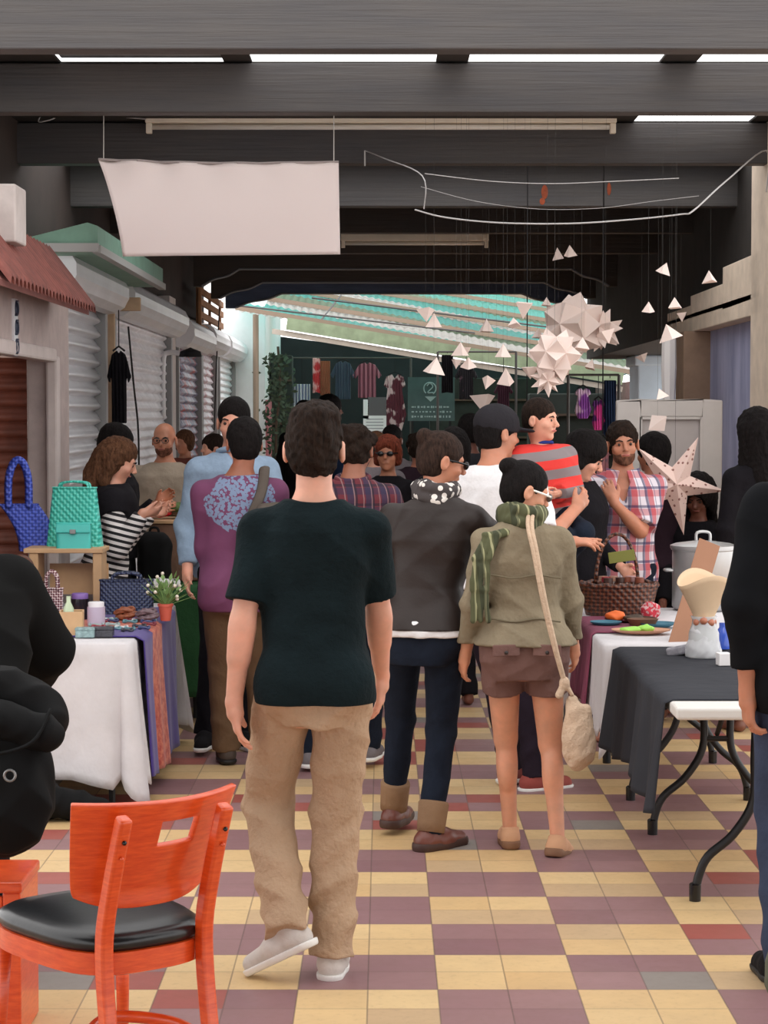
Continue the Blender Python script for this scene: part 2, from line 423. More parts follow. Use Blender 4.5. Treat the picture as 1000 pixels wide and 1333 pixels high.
class Person:
    """a figure in its own frame: x right, y forward, z up, feet on z=0; joints are computed first, meshes on demand"""
    def __init__(s, label, px, Y, face=0, H=1.75, fem=False, vox=.009, lean=(0, 0), yaw=0, pitch=0, roll=0, twist=0,
                 lhand=None, rhand=None, lhint=(-.6, -1, 0), rhint=(.6, -1, 0), lfoot=None, rfoot=None, lfy=8, rfy=-8, lfp=0, rfp=0,
                 headoff=(0, 0, 0), bulk=1.0, group=None, cat='person', hipz=.94, curl=.5, hs=1.0, X=None, kneeh=(0, 1, 0), sh=1.0, lk=None, rk=None, name='person', z0=0):
        s.k = k = H/1.75; s.fem = fem; s.vox = vox; s.H = H; s.bulk = bulk
        x = at(px, 540, Y)[0] if X is None else X
        s.root = empty(name, (x, Y, z0), R(face), label, cat, group); s.loc = Vector((x, Y, z0)); s.face = face
        s.Minv = Matrix.Rotation(-R(face), 3, 'Z')
        s.shear = (math.tan(R(lean[0])), math.tan(R(lean[1]))); s.twist = R(twist)
        s.hip = V3((0, 0, hipz*k)); dz = (hipz-.94)*k; s.dz = dz
        s.sec = [(a*k+dz, b*k*bulk, c*k*bulk, d*k) for a, b, c, d in (FEMALE if fem else MALE)]
        z = lambda q: q*k+dz
        def sp(px_, py_, zz):
            ca, sa = math.cos(s.twist), math.sin(s.twist)
            return V3((px_*ca-py_*sa+s.shear[0]*(zz-s.hip[2]), px_*sa+py_*ca+s.shear[1]*(zz-s.hip[2]), zz))
        s.sp = sp; s.zz = z
        w = (.148 if fem else .172)*k*sh*bulk**.5
        s.S = {-1: sp(-w, -.01*k, z(1.385)), 1: sp(w, -.01*k, z(1.385))}
        s.neck = sp(0, -.015*k, z(1.46))
        s.hr = rotm(yaw, pitch, roll)
        s.hk = k*hs; s.head = s.neck+V3((0, .02*k, .165*k))+V3(headoff)
        s.la, s.lf = (.285*k, .255*k)
        s.arm = {}
        for sd, tgt, hint in ((-1, lhand, lhint), (1, rhand, rhint)):
            if tgt is None: tgt = s.S[sd]+V3((sd*.07, .03, -.53))*k
            else: tgt = s.L(tgt)
            e, wv = ik(s.S[sd], tgt, s.la, s.lf, hint); s.arm[sd] = (e, wv)
        s.leg = {}
        for sd, ft, fy, fp, kn in ((-1, lfoot, lfy, lfp, lk), (1, rfoot, rfy, rfp, rk)):
            if ft is None: ft = (sd*.10*k, -.02*k, .085*k)
            else: ft = s.L(ft)
            hj = V3((sd*.09*k*bulk**.5, 0, s.hip[2]-.03*k))
            kk, an = ik(hj, ft, .43*k, .415*k, kn or kneeh); s.leg[sd] = (hj, kk, an, fy, fp)
    def L(s, t):
        if t[0] == '@':
            v = s.Minv @ (at(*t[1:4])-s.loc); return V3(v)
        return V3(t)*s.k
    def T(s, v):
        return V3(s.head)+V3(s.hr @ Vector((v[0]*s.hk, v[1]*s.hk, v[2]*s.hk)))
    def box(s, lo=-.02, hi=None, pad=.06):
        pts = [s.head, s.hip]+[p for a in s.arm.values() for p in a]+[l[i] for l in s.leg.values() for i in range(3)]
        P = np.array(pts); a = P.min(0)-pad-.14; b = P.max(0)+pad+.14
        a[2] = max(a[2], -.03) if lo is None else lo; b[2] = (s.head[2]+.2) if hi is None else hi
        return a, b
    def head_prims(s, F, face=True):
        T = s.T; h = s.hk; M = [list(r) for r in s.hr]
        e = lambda c, r: ell(T(c), np.array(r)*h, M)
        F.add(rc(s.neck-V3((0, 0, .05)), T((0, -.02, -.06)), .056*s.k*(.88 if s.fem else 1), .052*h*(.88 if s.fem else 1)), .03)
        F.add(e((0, -.012, .035), (.074, .094, .084)), .02)
        F.add(e((0, .022, -.03), (.060, .066, .084)), .02)
        F.add(e((0, .066, -.092), (.022, .018, .016)), .02)
        F.add(rc(T((0, .085, .012)), T((0, .108, -.022)), .008*h, .012*h), .012)
        F.add(e((-.011, .1, -.028), (.008, .008, .006)), .005); F.add(e((.011, .1, -.028), (.008, .008, .006)), .005)
        F.add(rc(T((-.034, .074, .024)), T((.034, .074, .024)), .011*h, .011*h), .014)
        for q in (-1, 1):
            F.add(e((q*.031, .092, .004), (.017, .014, .012)), .010, 's')
            F.add(e((q*.031, .073, .004), (.013, .012, .010)), .004)
            F.add(e((q*.04, .062, -.025), (.02, .018, .018)), .02)
            F.add(e((q*.083, -.012, -.008), (.011, .021, .033)), .006)
            F.add(e((q*.092, -.006, -.006), (.006, .011, .018)), .004, 's')
        F.add(rc(T((-.018, .084, -.055)), T((.018, .084, -.055)), .0075*h, .0075*h), .006)
        F.add(rc(T((-.02, .093, -.0545)), T((.02, .093, -.0545)), .0022*h, .0022*h), .003, 's')
    def body(s, m, hands=True, calf=False, curl=(.5, .5), hn=None, fingers=None, face=True, hd=None):
        k = s.k; lo, hi = s.box(); F = Field(lo, hi, s.vox)
        sec = [(a, b-.012, c-.012, d) for a, b, c, d in s.sec]
        F.add(loft(sec, s.hip, s.shear, twist=s.twist), .02)
        b = s.bulk**.5*(.93 if s.fem else 1)
        for sd in (-1, 1):
            e, w = s.arm[sd]; S0 = s.S[sd]
            F.add(rc(s.neck-V3((0, 0, .05*k)), S0, .040*k*b, .040*k*b), .03); F.add(rc(S0, e, .046*k*b, .039*k*b), .03); F.add(rc(S0+(e-S0)*.1, S0+(e-S0)*.6, .047*k*b, .044*k*b), .02)
            F.add(rc(e, w, .040*k*b, .026*k*b), .012); F.add(rc(e+(w-e)*.12, e+(w-e)*.45, .042*k*b, .036*k*b), .015)
            hj, kn, an, fy, fp = s.leg[sd]
            F.add(rc(hj, kn, .088*k*b, .056*k*b), .03); F.add(rc(kn, an, .050*k*b, .033*k*b), .015)
            d = (an-kn)/np.linalg.norm(an-kn)
            F.add(ell(kn+d*.13*k+V3((0, -.018*k, 0)), V3((.046, .046, .11) if calf else (.03, .03, .08))*k*b), .02)
            F.add(rc(*s.footpts(sd, -.0, .14), .034*k, .026*k), .02)
            if hands:
                dd = (w-e)/np.linalg.norm(w-e)
                if hd and hd.get(sd): dd = V3(hd[sd])
                n = V3((hn or {}).get(sd, (-sd, .35, 0)))
                for pr, kk in hand_prims(w, dd, n, sd*(1 if not (hn and hn.get('flip')) else -1), curl[0 if sd < 0 else 1], s=k*.98, fingers=(fingers or {}).get(sd)): F.add(pr, kk)
        for sd in (-1, 1): F.add(ell((sd*.080*k, -.050*k, s.hip[2]-.04*k), V3((.08, .075, .09))*k*b), .03)
        s.head_prims(F, face)
        return F.mesh('body', m, s.root)
    def footpts(s, sd, a, b, z=.035):
        hj, kn, an, fy, fp = s.leg[sd]; k = s.k
        M = rotm(fy, fp); o = Vector(an)-M @ Vector((0, 0, .085*k-z*k))
        return V3(o+M @ Vector((0, a*k, 0))), V3(o+M @ Vector((0, b*k, -.008*k)))
    def eyes(s, lips=None, iris=(40, 25, 18)):
        for q in (-1, 1):
            b = MB(); b.ball(s.T((q*.031, .0795, .004)), .0085*s.hk, 10, 8)
            b.build('eye', mat('eye_dark_brown', iris, .2), s.root, smooth=True)
            b = MB(); b.tube([s.T((q*.012, .089, .021)), s.T((q*.03, .091, .028)), s.T((q*.05, .078, .022))], [.003*s.hk, .0045*s.hk, .002*s.hk], 6)
            b.build('eyebrow', mat('eyebrow_dark', (38, 26, 20), .9), s.root, smooth=True)
        b = MB(); b.tube([s.T((-.024, .084, -.055)), s.T((-.009, .0935, -.053)), s.T((.009, .0935, -.053)), s.T((.024, .084, -.055))], [.002, .0055*s.hk, .0055*s.hk, .002], 8)
        b.build('lips', mat('lips_'+str(lips or 'plain'), lips or (150, 85, 75), .5), s.root, smooth=True)
    def hair(s, m, style='short', amp=.004, vox=None, name='hair', extra=None, back=-.075, vol=1.0):
        T = s.T; h = s.hk; M = [list(r) for r in s.hr]; c = s.head
        e = lambda cc, r: ell(T(cc), np.array(r)*h, M)
        ext = .45 if style in ('long', 'shoulder') else .19
        F = Field(c-V3((.2, .2, ext)), c+V3((.2, .2, .22)), vox or max(s.vox*.8, .005))
        v = vol
        F.add(e((0, -.016, .042), (.083*v, .103*v, .09*v)), .02)
        F.add(e((0, -.035, -.005), (.078*v, .078*v, .085*v)), .02)
        if style == 'quiff': F.add(e((0, .055, .105), (.062, .05, .035)), .03); F.add(e((.01, -.02, .105), (.068, .08, .033)), .03)
        if style == 'curly':
            for i in range(26):
                a = i*2.4; z = -.04+.15*((i*7) % 26)/26; rr = .085*math.sqrt(max(.1, 1-((z-.035)/.11)**2))
                F.add(ell(T((rr*math.cos(a), -.02+rr*1.1*math.sin(a) if math.sin(a) < .5 else .04, z)), (.026*h,)*3), .008)
        if style in ('long', 'shoulder'):
            L = .30 if style == 'long' else .17
            F.add(rc(T((0, -.06, 0)), T((0, -.075, -L)), .085*h*v, .075*h), .03)
            for q in (-1, 1): F.add(rc(T((q*.06, -.02, .02)), T((q*.075, -.02, -L*.8)), .04*h*v, .035*h), .03)
        if style == 'bob':
            for q in (-1, 1): F.add(rc(T((q*.06, -.01, .03)), T((q*.07, 0, -.05)), .035*h, .03*h), .02)
        # hairline: clear the face and the nape
        F.add(e((0, .118, -.035), (.074, .068, .098)), .012, 's')
        F.add(e((0, .07, -.12), (.10, .10, .085)), .02, 's')
        if style not in ('long', 'shoulder', 'bob'):
            for q in (-1, 1): F.add(e((q*.092, .0, -.035), (.036, .038, .062)), .01, 's')
            zc = back
            Rm = np.array(M); c0 = c
            F.cut(lambda x, y, z: (zc*h-((x-c0[0])*Rm[0][2]+(y-c0[1])*Rm[1][2]+(z-c0[2])*Rm[2][2])).astype(np.float32))
        for pr, kk in (extra or []): F.add(pr, kk)
        if amp: F.disp(lambda x, y, z: (amp*(np.sin(95*x+40*z+2*np.sin(60*y))*np.sin(80*y+33*x)*.6+.35*np.sin(190*z+90*x+3*np.sin(70*x))*np.sin(150*x-60*y))).astype(np.float32))
        return F.mesh(name, m, s.root)
    def top(s, m, hem=.92, sleeve=2.0, infl=.014, vamp=.004, name='shirt', neck=1.475, sr=1.0, open_=0, flare=0, collar=None, sc=1.0, body_only=False, ends=True):
        """sleeve 0..2 : 1 = to the elbow, 2 = to the wrist"""
        k = s.k; lo, hi = s.box(lo=s.zz(hem)-.03, hi=s.zz(neck)+.12); F = Field(lo, hi, s.vox)
        zh = s.zz(hem)
        sec = [(a, b+flare*max(0, s.zz(1.1)-a), c+flare*max(0, s.zz(1.1)-a), d) for a, b, c, d in s.sec]
        # straight hang of cloth below the waist
        sec = [(a, max(b, .148*k*s.bulk if a < s.zz(1.25) and not s.fem else b), c, d) for a, b, c, d in sec]
        F.add(loft(sec, s.hip, s.shear, zlo=zh, zhi=s.zz(neck), infl=infl*k, twist=s.twist), .015)
        b = s.bulk**.5*(.92 if s.fem else 1)
        for sd in (-1, 1):
            S0 = s.S[sd]; e, w = s.arm[sd]
            if sleeve <= 0: continue
            t = min(sleeve, 1); E = S0+(e-S0)*t; q = 1+(sr-1)*.35
            F.add(rc(s.neck-V3((0, 0, .05*k)), S0, (.040+infl)*k*b, (.042+infl*.8)*k*b), .03)
            F.add(rc(S0, E, (.047+infl*.75)*k*b*q, ((.046 if sleeve <= 1 else .043)+infl*.8)*k*b*(sr if sleeve <= 1 else q), cut=1 if sleeve <= 1 else 0), .025)
            if sleeve > 1:
                Wp = e+(w-e)*(sleeve-1); F.add(rc(e, Wp, (.043+infl*.8)*k*b*q, (.030+infl*.7)*k*b*q, cut=1), .012)
        if hem < 1.0:
            for sd in (-1, 1): F.add(ell((sd*.080*k, -.052*k, s.hip[2]-.04*k), V3((.094, .090, .12))*k*s.bulk**.5+infl*.9), .03)
        if vamp: F.disp(folds(vamp, sc, s.loc[0]*5))
        F.cut(lambda x, y, z: (zh-z+0*x*y).astype(np.float32))
        # neck opening
        F.add(rc(s.neck+V3((0, .0, -.0)), s.T((0, -.01, -.04)), .052*k, .055*k), .01, 's')
        if open_:  # open collar in front
            F.add(rc(s.neck+V3((0, .135, -.11*open_)), s.neck+V3((0, .075, .05)), .02*k, .056*k), .01, 's')
        return F.mesh(name, m, s.root)
    def collar_ring(s, m, r=.066, hh=.03, name='collar', dz=0, tilt=12):
        b = MB(); c = Vector(s.neck)+Vector((0, .0, .02+dz)); k = s.k
        Mx = rotm(0, tilt)
        pts = [c+Mx @ Vector((r*k*math.cos(a), r*k*1.05*math.sin(a), 0)) for a in [2*math.pi*i/20 for i in range(20)]]
        b.tube(pts, hh*k*.5, 8, closed=True)
        return b.build(name, m, s.root, smooth=True)
    def pants(s, m, waist=1.0, ankle=.09, infl=.014, r=(.098, .066, .056), vamp=.004, name='trousers', frac=2.0, sc=1.0):
        """frac: 0..1 thigh only, 2 = full length"""
        k = s.k; lo, hi = s.box(hi=s.zz(waist)+.05); F = Field(lo, hi, s.vox)
        F.add(loft(s.sec, s.hip, s.shear, zhi=s.zz(waist), infl=infl*k), .02)
        b = s.bulk**.5*(.96 if s.fem else 1)
        for sd in (-1, 1):
            hj, kn, an, fy, fp = s.leg[sd]
            K = hj+(kn-hj)*min(frac, 1)
            F.add(rc(hj, K, r[0]*k*b, r[1]*k*b if frac > 1 else (r[0]*.93)*k*b, cut=1 if frac <= 1 else 0), .02)
            F.add(ell((sd*.080*k, -.050*k, s.hip[2]-.04*k), V3((.088, .083, .10))*k*b), .03)
            if frac > 1:
                A = kn+(an-kn)*min(1, (frac-1)); A = A+(A-kn)/np.linalg.norm(A-kn)*(.02*k if frac >= 2 else 0)
                F.add(rc(kn, A, r[1]*k*b, r[2]*k*b, cut=1), .015)
        if vamp:
            fo = folds(1.0, sc*.9, s.loc[0]*3+1, 1.5); F.disp(lambda x, y, z: fo(x, y, z)*(vamp*(.55+1.1*np.exp(-((z-.16*k)/.12)**2)+.5*np.exp(-((z-.52*k)/.1)**2)+.4*np.exp(-((z-.80*k)/.08)**2))).astype(np.float32))
        zw = s.zz(waist); F.cut(lambda x, y, z: (z-zw+0*x*y).astype(np.float32))
        return F.mesh(name, m, s.root)
    def shoe(s, sd, m, sole=None, L=.20, r=.042, high=0, name='shoe', heel=0, low=False):
        k = s.k; hj, kn, an, fy, fp = s.leg[sd]; M = rotm(fy, fp); o = Vector(an)-M @ Vector((0, 0, .085*k))
        P = lambda a, b, c: V3(o+M @ Vector((a*k, b*k, c*k)))
        Mi = np.array([list(q) for q in M])
        c0 = V3(o); F = Field(c0-.28, c0+V3((.28, .28, .34)), max(.0045, s.vox*.7))
        F.add(rc(P(0, -.035, .04), P(0, .06, .042), r*k, (r+.004)*k), .02); F.add(rc(P(0, .05, .036), P(sd*.0, L-.04, .028), (r+.004)*k, .034*k), .02)
        if not low: F.add(rc(P(0, -.012, .05), P(0, -.005, .09+high), .040*k, (.040+.05*high)*k, cut=1), .02)
        else: F.add(rc(P(0, .01, .07), P(0, .01, .12), .034*k, .045*k), .01, 's')
        def h(x, y, z): return ((x-c0[0])*Mi[0][2]+(y-c0[1])*Mi[1][2]+(z-c0[2])*Mi[2][2])
        F.cut(lambda x, y, z: (.012*k-h(x, y, z)).astype(np.float32))
        F.disp(folds(.0012, 2.2))
        o1 = F.mesh(name, m, s.root)
        if sole:
            F = Field(c0-.28, c0+V3((.28, .28, .2)), max(.0045, s.vox*.7))
            F.add(rc(P(0, -.04, .02), P(0, .06, .02), (r+.003)*k, (r+.006)*k), .01); F.add(rc(P(0, .05, .02), P(0, L-.035, .02), (r+.006)*k, .037*k), .01)
            F.cut(lambda x, y, z: np.maximum(h(x, y, z)-(.022+heel*.3)*k, -h(x, y, z)).astype(np.float32))
            so = F.mesh('sole', sole, o1)
        return o1
# ---------------------------------------------------------------- floor
def floor_fn(t):
    v = t.coord('Object'); s = t.sep(v)
    bx_ = t.mth('DIVIDE', t.mth('SUBTRACT', s[0], .163), .424); by_ = t.mth('DIVIDE', t.mth('SUBTRACT', s[1], 7.152), .412)
    ix = t.mth('FLOOR', bx_); iy = t.mth('FLOOR', by_)
    par = t.mth('ABSOLUTE', t.mth('MODULO', t.mth('ADD', ix, iy), 2.0))
    cx = t.n('CombineXYZ'); t.l(t.mth('FLOOR', t.mth('MULTIPLY', bx_, 2)), cx.inputs[0]); t.l(t.mth('FLOOR', t.mth('MULTIPLY', by_, 2)), cx.inputs[1])
    wn = t.n('TexWhiteNoise', noise_dimensions='2D'); t.l(cx.outputs[0], wn.inputs['Vector'])
    rnd = wn.outputs['Value']
    n1 = t.noise(v, 5, 4, .6); n2 = t.noise(v, 1.1, 3, .5); n3 = t.noise(v, 40, 3, .7)
    yel = t.mix(rnd, lin(208, 172, 122), lin(224, 194, 144)); yel = t.mix(t.mth('GREATER_THAN', rnd, .86), yel, lin(196, 166, 128))
    pur = t.mix(rnd, lin(134, 98, 102), lin(154, 118, 118)); pur = t.mix(t.mth('GREATER_THAN', rnd, .85), pur, lin(158, 84, 76))
    pur = t.mix(t.mth('LESS_THAN', rnd, .07), pur, lin(138, 130, 124))
    c = t.mix(par, yel, pur)
    c = t.mix(t.mth('MULTIPLY', t.ramp(n1, .35, .75), .18), c, lin(120, 98, 80))
    c = t.mix(t.mth('MULTIPLY', t.ramp(n3, .55, .8), .22), c, lin(110, 90, 80))
    gx = t.mth('FRACT', t.mth('MULTIPLY', bx_, 2)); gy = t.mth('FRACT', t.mth('MULTIPLY', by_, 2))
    g = t.mth('MAXIMUM', t.mth('GREATER_THAN', t.mth('ABSOLUTE', t.mth('SUBTRACT', gx, .5)), .488), t.mth('GREATER_THAN', t.mth('ABSOLUTE', t.mth('SUBTRACT', gy, .5)), .488))
    c = t.mix(t.mth('MULTIPLY', g, .55), c, lin(92, 74, 66))
    t.col(c)
    r = t.mth('ADD', t.mth('MULTIPLY', n1, .25), .3); t.l(r, t.b.inputs['Roughness'])
    t.bump(t.mth('ADD', t.mth('MULTIPLY', n2, .6), t.mth('MULTIPLY', g, -.12)), .15, .01)
M_floor = mat('floor_tiles', fn=floor_fn, spec=.35)
struct(MB().bx(-7, 7, -3, 60, -.1, 0), 'floor', M_floor)

# ---------------------------------------------------------------- roof of the arcade: deck and crosswise beams
def beam_fn(base, dirt):
    def fn(t):
        v = t.coord(sc=(1, 4, 6)); n = t.noise(v, 1.6, 5, .6); n2 = t.noise(t.coord(sc=(.6, 1, 20)), 3, 3, .6)
        c = t.mix(t.ramp(n, .3, .75), lin(base), lin(dirt)); c = t.mix(t.mth('MULTIPLY', n2, .3), c, lin(40, 30, 26))
        t.col(c); t.bump(n2, .4, .01)
    return fn
M_beam = mat('beam_dark_paint', fn=beam_fn((60, 59, 62), (74, 70, 68)), rough=.6)
M_beam2 = mat('beam_brown_black', fn=beam_fn((54, 49, 46), (66, 54, 47)), rough=.75)
M_blue = mat('beam_blue', fn=beam_fn((52, 66, 92), (74, 90, 118)), rough=.6)
M_deck = mat('deck_dark', (42, 37, 34), .9, var=.3)
M_edge = mat('beam_edge_grey', (120, 122, 126), .6)
M_rust = mat('rust_red_paint', (150, 70, 40), .8, var=.3, vsc=20)
BY = [8.45+2.15*i for i in range(9)]
ZB, ZT = 3.2, 3.5
def corbel_profile(z0, zt, x0=-2.6, x1=2.6, inset=.42, drop=.16):
    """lower edge with an ogee step near both ends"""
    def og(sx, xe):
        xi = xe-sx*inset; pts = []
        for i in range(13):
            a = i/12; x = xe-sx*(inset*.2+inset*.9*a); q = a*a*(3-2*a)
            z = z0-drop*(1-q)+(.03*math.sin(a*math.pi*2))
            pts.append((x, z))
        return pts
    L = og(-1, x0); Rr = og(1, x1)
    return [(x0, zt), (x0, z0-drop)]+L+Rr[::-1]+[(x1, z0-drop), (x1, zt)]
for i, y in enumerate(BY):
    b = MB()
    m = M_beam if i < 4 else (M_beam2 if i < 8 else M_blue)
    if i < 6: b.bx(-3.2, 3.4, y, y+.13, ZB+(.045 if i in (1, 2) else -.012 if i == 0 else 0), ZT+(.02 if i == 0 else -.012))
    else: b.prism(corbel_profile(ZB, ZT, -1.92-.0*i, 2.35, .42+.1*(i-6), .17), y, y+.13)
    o = struct(b, 'trim_%d' % (i+1), m, bevel=.006)
    if i >= 6:
        e = MB(); pr = corbel_profile(ZB, ZT, -1.92, 2.35, .42+.1*(i-6), .17)[2:-2]
        e.tube([(x, y-.004, z+.004) for x, z in pr], .011, 5)
        e.build('edge_moulding', M_edge, o)
    if i == 3:
        e = MB(); 
        for px, py, ww, hh in ((709, 250, .05, .10), (706, 262, .04, .05), (793, 246, .03, .09), (616, 212, .07, .03)):
            c = at(px, py, y-.003); e.ball(c, (ww/2, .003, hh/2), 7, 6)
        tag(e.build('paint_smear', M_rust, o), 'rust red paint smears')
# deck boards between the beams, with the open slits in front of the second and third beams
d = MB(); zz0, zz1 = ZT, ZT+.012
d.bx(-3.2, 3.4, 8.58, 8.8, zz0+.02, zz1+.02); d.bx(-3.2, 3.4, 10.05, 10.25, zz0+.02, zz1+.02); d.bx(-5, 5, -6, 4.2, ZT, ZT+.05)  # last piece: unseen roof over the camera, added to cut sky light in front
for x0, x1 in ((-3.2, -1.62), (-.80, -.66), (.26, .42), (1.38, 1.56)): d.bx(x0, x1, 10.25, 10.7, zz0, zz1)
d.bx(-3.2, 3.4, 10.7, 10.85, zz0, zz1); d.bx(-3.2, 3.4, 11.6, 12.5, zz0, zz1)
for x0, x1 in ((-3.2, 1.5), (2.2, 3.4)): d.bx(x0, x1, 12.5, 12.85, zz0, zz1)
d.bx(-3.2, 3.4, 12.85, 13.1, zz0, zz1); d.bx(-3.2, 3.4, 14.6, 25.9, zz0, zz1)  # extra unseen gaps left between deck boards so sky light reaches the stalls
struct(d, 'ceiling', M_deck)
struct(MB().bx(-1.62, -.78, 10.25, 10.7, zz0+.03, zz0+.034), 'trim_10', mat('grey_skylight_sheet', (170, 174, 180), .6, var=.2))  # opaque grey sheet over the left part of the slit
# ---------------------------------------------------------------- left side wall
M_wall = mat('plaster_dirty_white', (196, 186, 182), .85, var=.12, bump=.2)
M_pink = mat('plaster_pinkish', (186, 170, 166), .85, var=.12, bump=.2, vsc=8)
M_dark = mat('dark_void', (26, 24, 26), .9)
XL = -2.15
struct(MB().bx(XL-.3, XL-.1, 14.0, 30, 0, 2.9), 'wall_left', M_wall)
struct(MB().bx(-3.3, XL-.05, 8.4, 25.9, 2.86, ZT), 'trim_11', mat('upper_wall_dark_brown', (52, 40, 36), .9, var=.3, vsc=2))  # dark brown upper wall block, tone varied by noise
# plastered doorway with a roller door set back in it
b = MB()
b.bx(-2.12, -1.95, 12.55, 13.1, 0, 2.42); b.bx(-2.45, -2.12, 12.9, 13.1, 2.09, 2.42); b.bx(-2.45, -1.95, 9.2, 12.55, 2.09, 2.42)
struct(b, 'wall_left_portal', M_pink, bevel=.01)
b = MB(); b.bx(-2.0, -1.93, 12.5, 12.62, 0, 2.09); b.bx(-2.02, -1.93, 9.2, 12.5, 2.05, 2.13)
struct(b, 'trim_12', mat('pale_moulding', (205, 192, 188), .7, var=.08), bevel=.015)
M_brown = mat('rust_brown_shutter', (92, 46, 32), .55, var=.35, vsc=5)
def shutter(name, Xw, y0, y1, z0, z1, m, label=None, pitch=.095, dep=.018, parent=None, nx=0):
    b = MB(); n = int((z1-z0)/pitch*10)
    def fn(u, v):
        z = z0+(z1-z0)*v; ph = (z/pitch) % 1
        x = Xw+dep*(math.sin(ph*2*math.pi)*.8+.3*math.sin(4*math.pi*ph))
        return (x, y0+(y1-y0)*u, z)
    b.grid(fn, 2, n+1)
    o = b.build(name, m, parent, smooth=True)
    return o
o = shutter('door_1', -2.38, 9.2, 12.6, 0, 2.1, M_brown); tag(o, kind='structure'); o.modifiers.new('s', 'SOLIDIFY').thickness = .01
o = shutter('door_9', 0, 0, .75, 0, 2.1, M_brown); tag(o, kind='structure'); o.rotation_euler = (0, 0, R(-90)); o.location = (-2.8, 13.05, 0); o.modifiers.new('s', 'SOLIDIFY').thickness = .01
# clay tile eave over the doorway
M_clay = mat('clay_tile', (120, 66, 58), .75, var=.3, vsc=9)
root = empty('tiled_eave', (0, 0, 2.3), 0, 'little red clay tile eave above the pale doorway on the left', 'eave')
b = MB(); b.prism([(-1.945, .1), (-1.72, .02), (-1.72, .05), (-1.945, .36)], 9.5, 12.35)
b.build('eave_board', mat('eave_brick_red', (122, 74, 68), .8, var=.15), root)
y = 9.6
while y < 12.35:
    b = MB()
    prof = [(.052*math.cos(a), .052*math.sin(a)) for a in [math.pi*i/8 for i in range(9)]]+[(.038*math.cos(a), .038*math.sin(a)) for a in [math.pi*(8-i)/8 for i in range(9)]]
    p0, p1 = Vector((-1.94, 0, .37)), Vector((-1.68, 0, .03))
    vs = [(p.x, y+u, p.z+v) for p in (p0, p1) for u, v in prof]; n = len(prof)
    b.add(vs, [tuple(range(n)), tuple(range(n, 2*n))[::-1]]+[(i, i+n, (i+1) % n+n, (i+1) % n) for i in range(n)])
    b.build('tile', M_clay, root, smooth=True, auto=True); y += .108
# little patterned plaque on the doorway wall
root = empty('tile_plaque', (-1.945, 11.15, 2.2), 0, 'small blue and white tile plaque high on the pale doorway', 'plaque')
MB().box((0, 0, 0), (.02, .11, .3)).build('panel', mat('plaque_white', (215, 215, 220), .3), root, bevel=.004)
for zz in (-.1, 0, .1):
    b = MB(); b.tube(arc((.013, 0, zz), .036, 0, 360, 14, 'YZ')[:-1], .007, 5, closed=True); b.tube([(.013, -.04, zz-.04), (.013, .04, zz+.04)], .005, 5)
    b.build('ornament', mat('plaque_dark_blue', (46, 54, 74), .4), root)
# small white post head above the eave
one(MB().box((0, 0, .14), (.3, .3, .28)), 'post_cap', M_wall, 'white block standing on the tiled eave at the left edge', 'post', at(-12, 318, 10.4), bevel=.01)

M_zinc = mat('galvanised_shutter', (226, 226, 230), .4, .3, var=.06, vsc=3)
M_zinc2 = mat('galvanised_shutter_pale', (232, 230, 234), .5, .1, var=.12, vsc=5)
def graf(t):
    v = t.coord(sc=(1, .8, 1)); n = t.noise(v, 3.2, 4, .6); n2 = t.noise(v, 7, 2, .5)
    c = t.mix(t.ramp(n, .42, .58), lin(176, 174, 190), lin(96, 96, 124)); c = t.mix(t.ramp(n2, .55, .62), c, lin(170, 84, 88)); t.col(c)
M_graf = mat('painted_shutter', fn=graf, rough=.5)
def graf2(t):
    v = t.coord(); n2 = t.noise(v, 5, 3, .5)
    t.col(t.mix(t.ramp(n2, .5, .62), lin(205, 200, 206), lin(176, 130, 140)))
M_graf2 = mat('faded_painted_shutter', fn=graf2, rough=.5)
segs = [(13.15, 15.75, M_zinc, 2.62), (16.25, 20.6, M_zinc2, 2.62), (21.3, 24.0, M_graf, 2.55), (24.1, 26.2, M_graf2, 2.6), (26.6, 29.4, M_zinc2, 2.6)]
for i, (y0, y1, m, zt) in enumerate(segs):
    o = shutter('door_%d' % (i+2), XL+.02, y0, y1, 0, zt, m, pitch=.105 if i == 0 else .085, dep=.028 if i == 0 else .018); tag(o, kind='structure'); o.modifiers.new('s', 'SOLIDIFY').thickness = .006
    b = MB(); n = 26
    prof = [(.15+(.006 if k % 2 else 0)) for k in range(n)]
    for k in range(1):
        vs = []
        for yy in (y0-.05, y1+.05):
            for a in range(n): vs.append((XL+.1+prof[a]*math.cos(2*math.pi*a/n), yy, zt+.02+prof[a]*math.sin(2*math.pi*a/n)))
        b.add(vs, [tuple(range(n)), tuple(range(n, 2*n))[::-1]]+[(a, a+n, (a+1) % n+n, (a+1) % n) for a in range(n)])
    b.build('roller_drum', M_zinc, o)
    for yy in (y0+.02, y1-.02):
        MB().bx(XL-.02, XL+.09, yy-.04, yy+.04, 0, zt).build('guide_rail', mat('guide_rail_grey', (150, 150, 150), .5, .3), o, bevel=.004)
for i, (y0, y1) in enumerate(((15.8, 16.2), (20.65, 21.25))):
    struct(MB().bx(XL-.1, XL+.06, y0, y1, 0, 2.9), 'trim_%d' % (13+i), M_wall)
# tan wooden post and bracket by the black t-shirt
root = empty('wooden_post', (XL+.1, 15.9, 0), 0, 'thin pale wooden post with a bracket between the first two metal shutters', 'post')
MB().bx(-.02, .03, -.03, .03, 0, 2.62).build('upright', mat('pale_wood', (190, 160, 130), .7, var=.15), root, bevel=.004)
MB().bx(-.02, .22, .0, .06, 2.52, 2.62).build('bracket', mat('pale_wood'), root, bevel=.004)
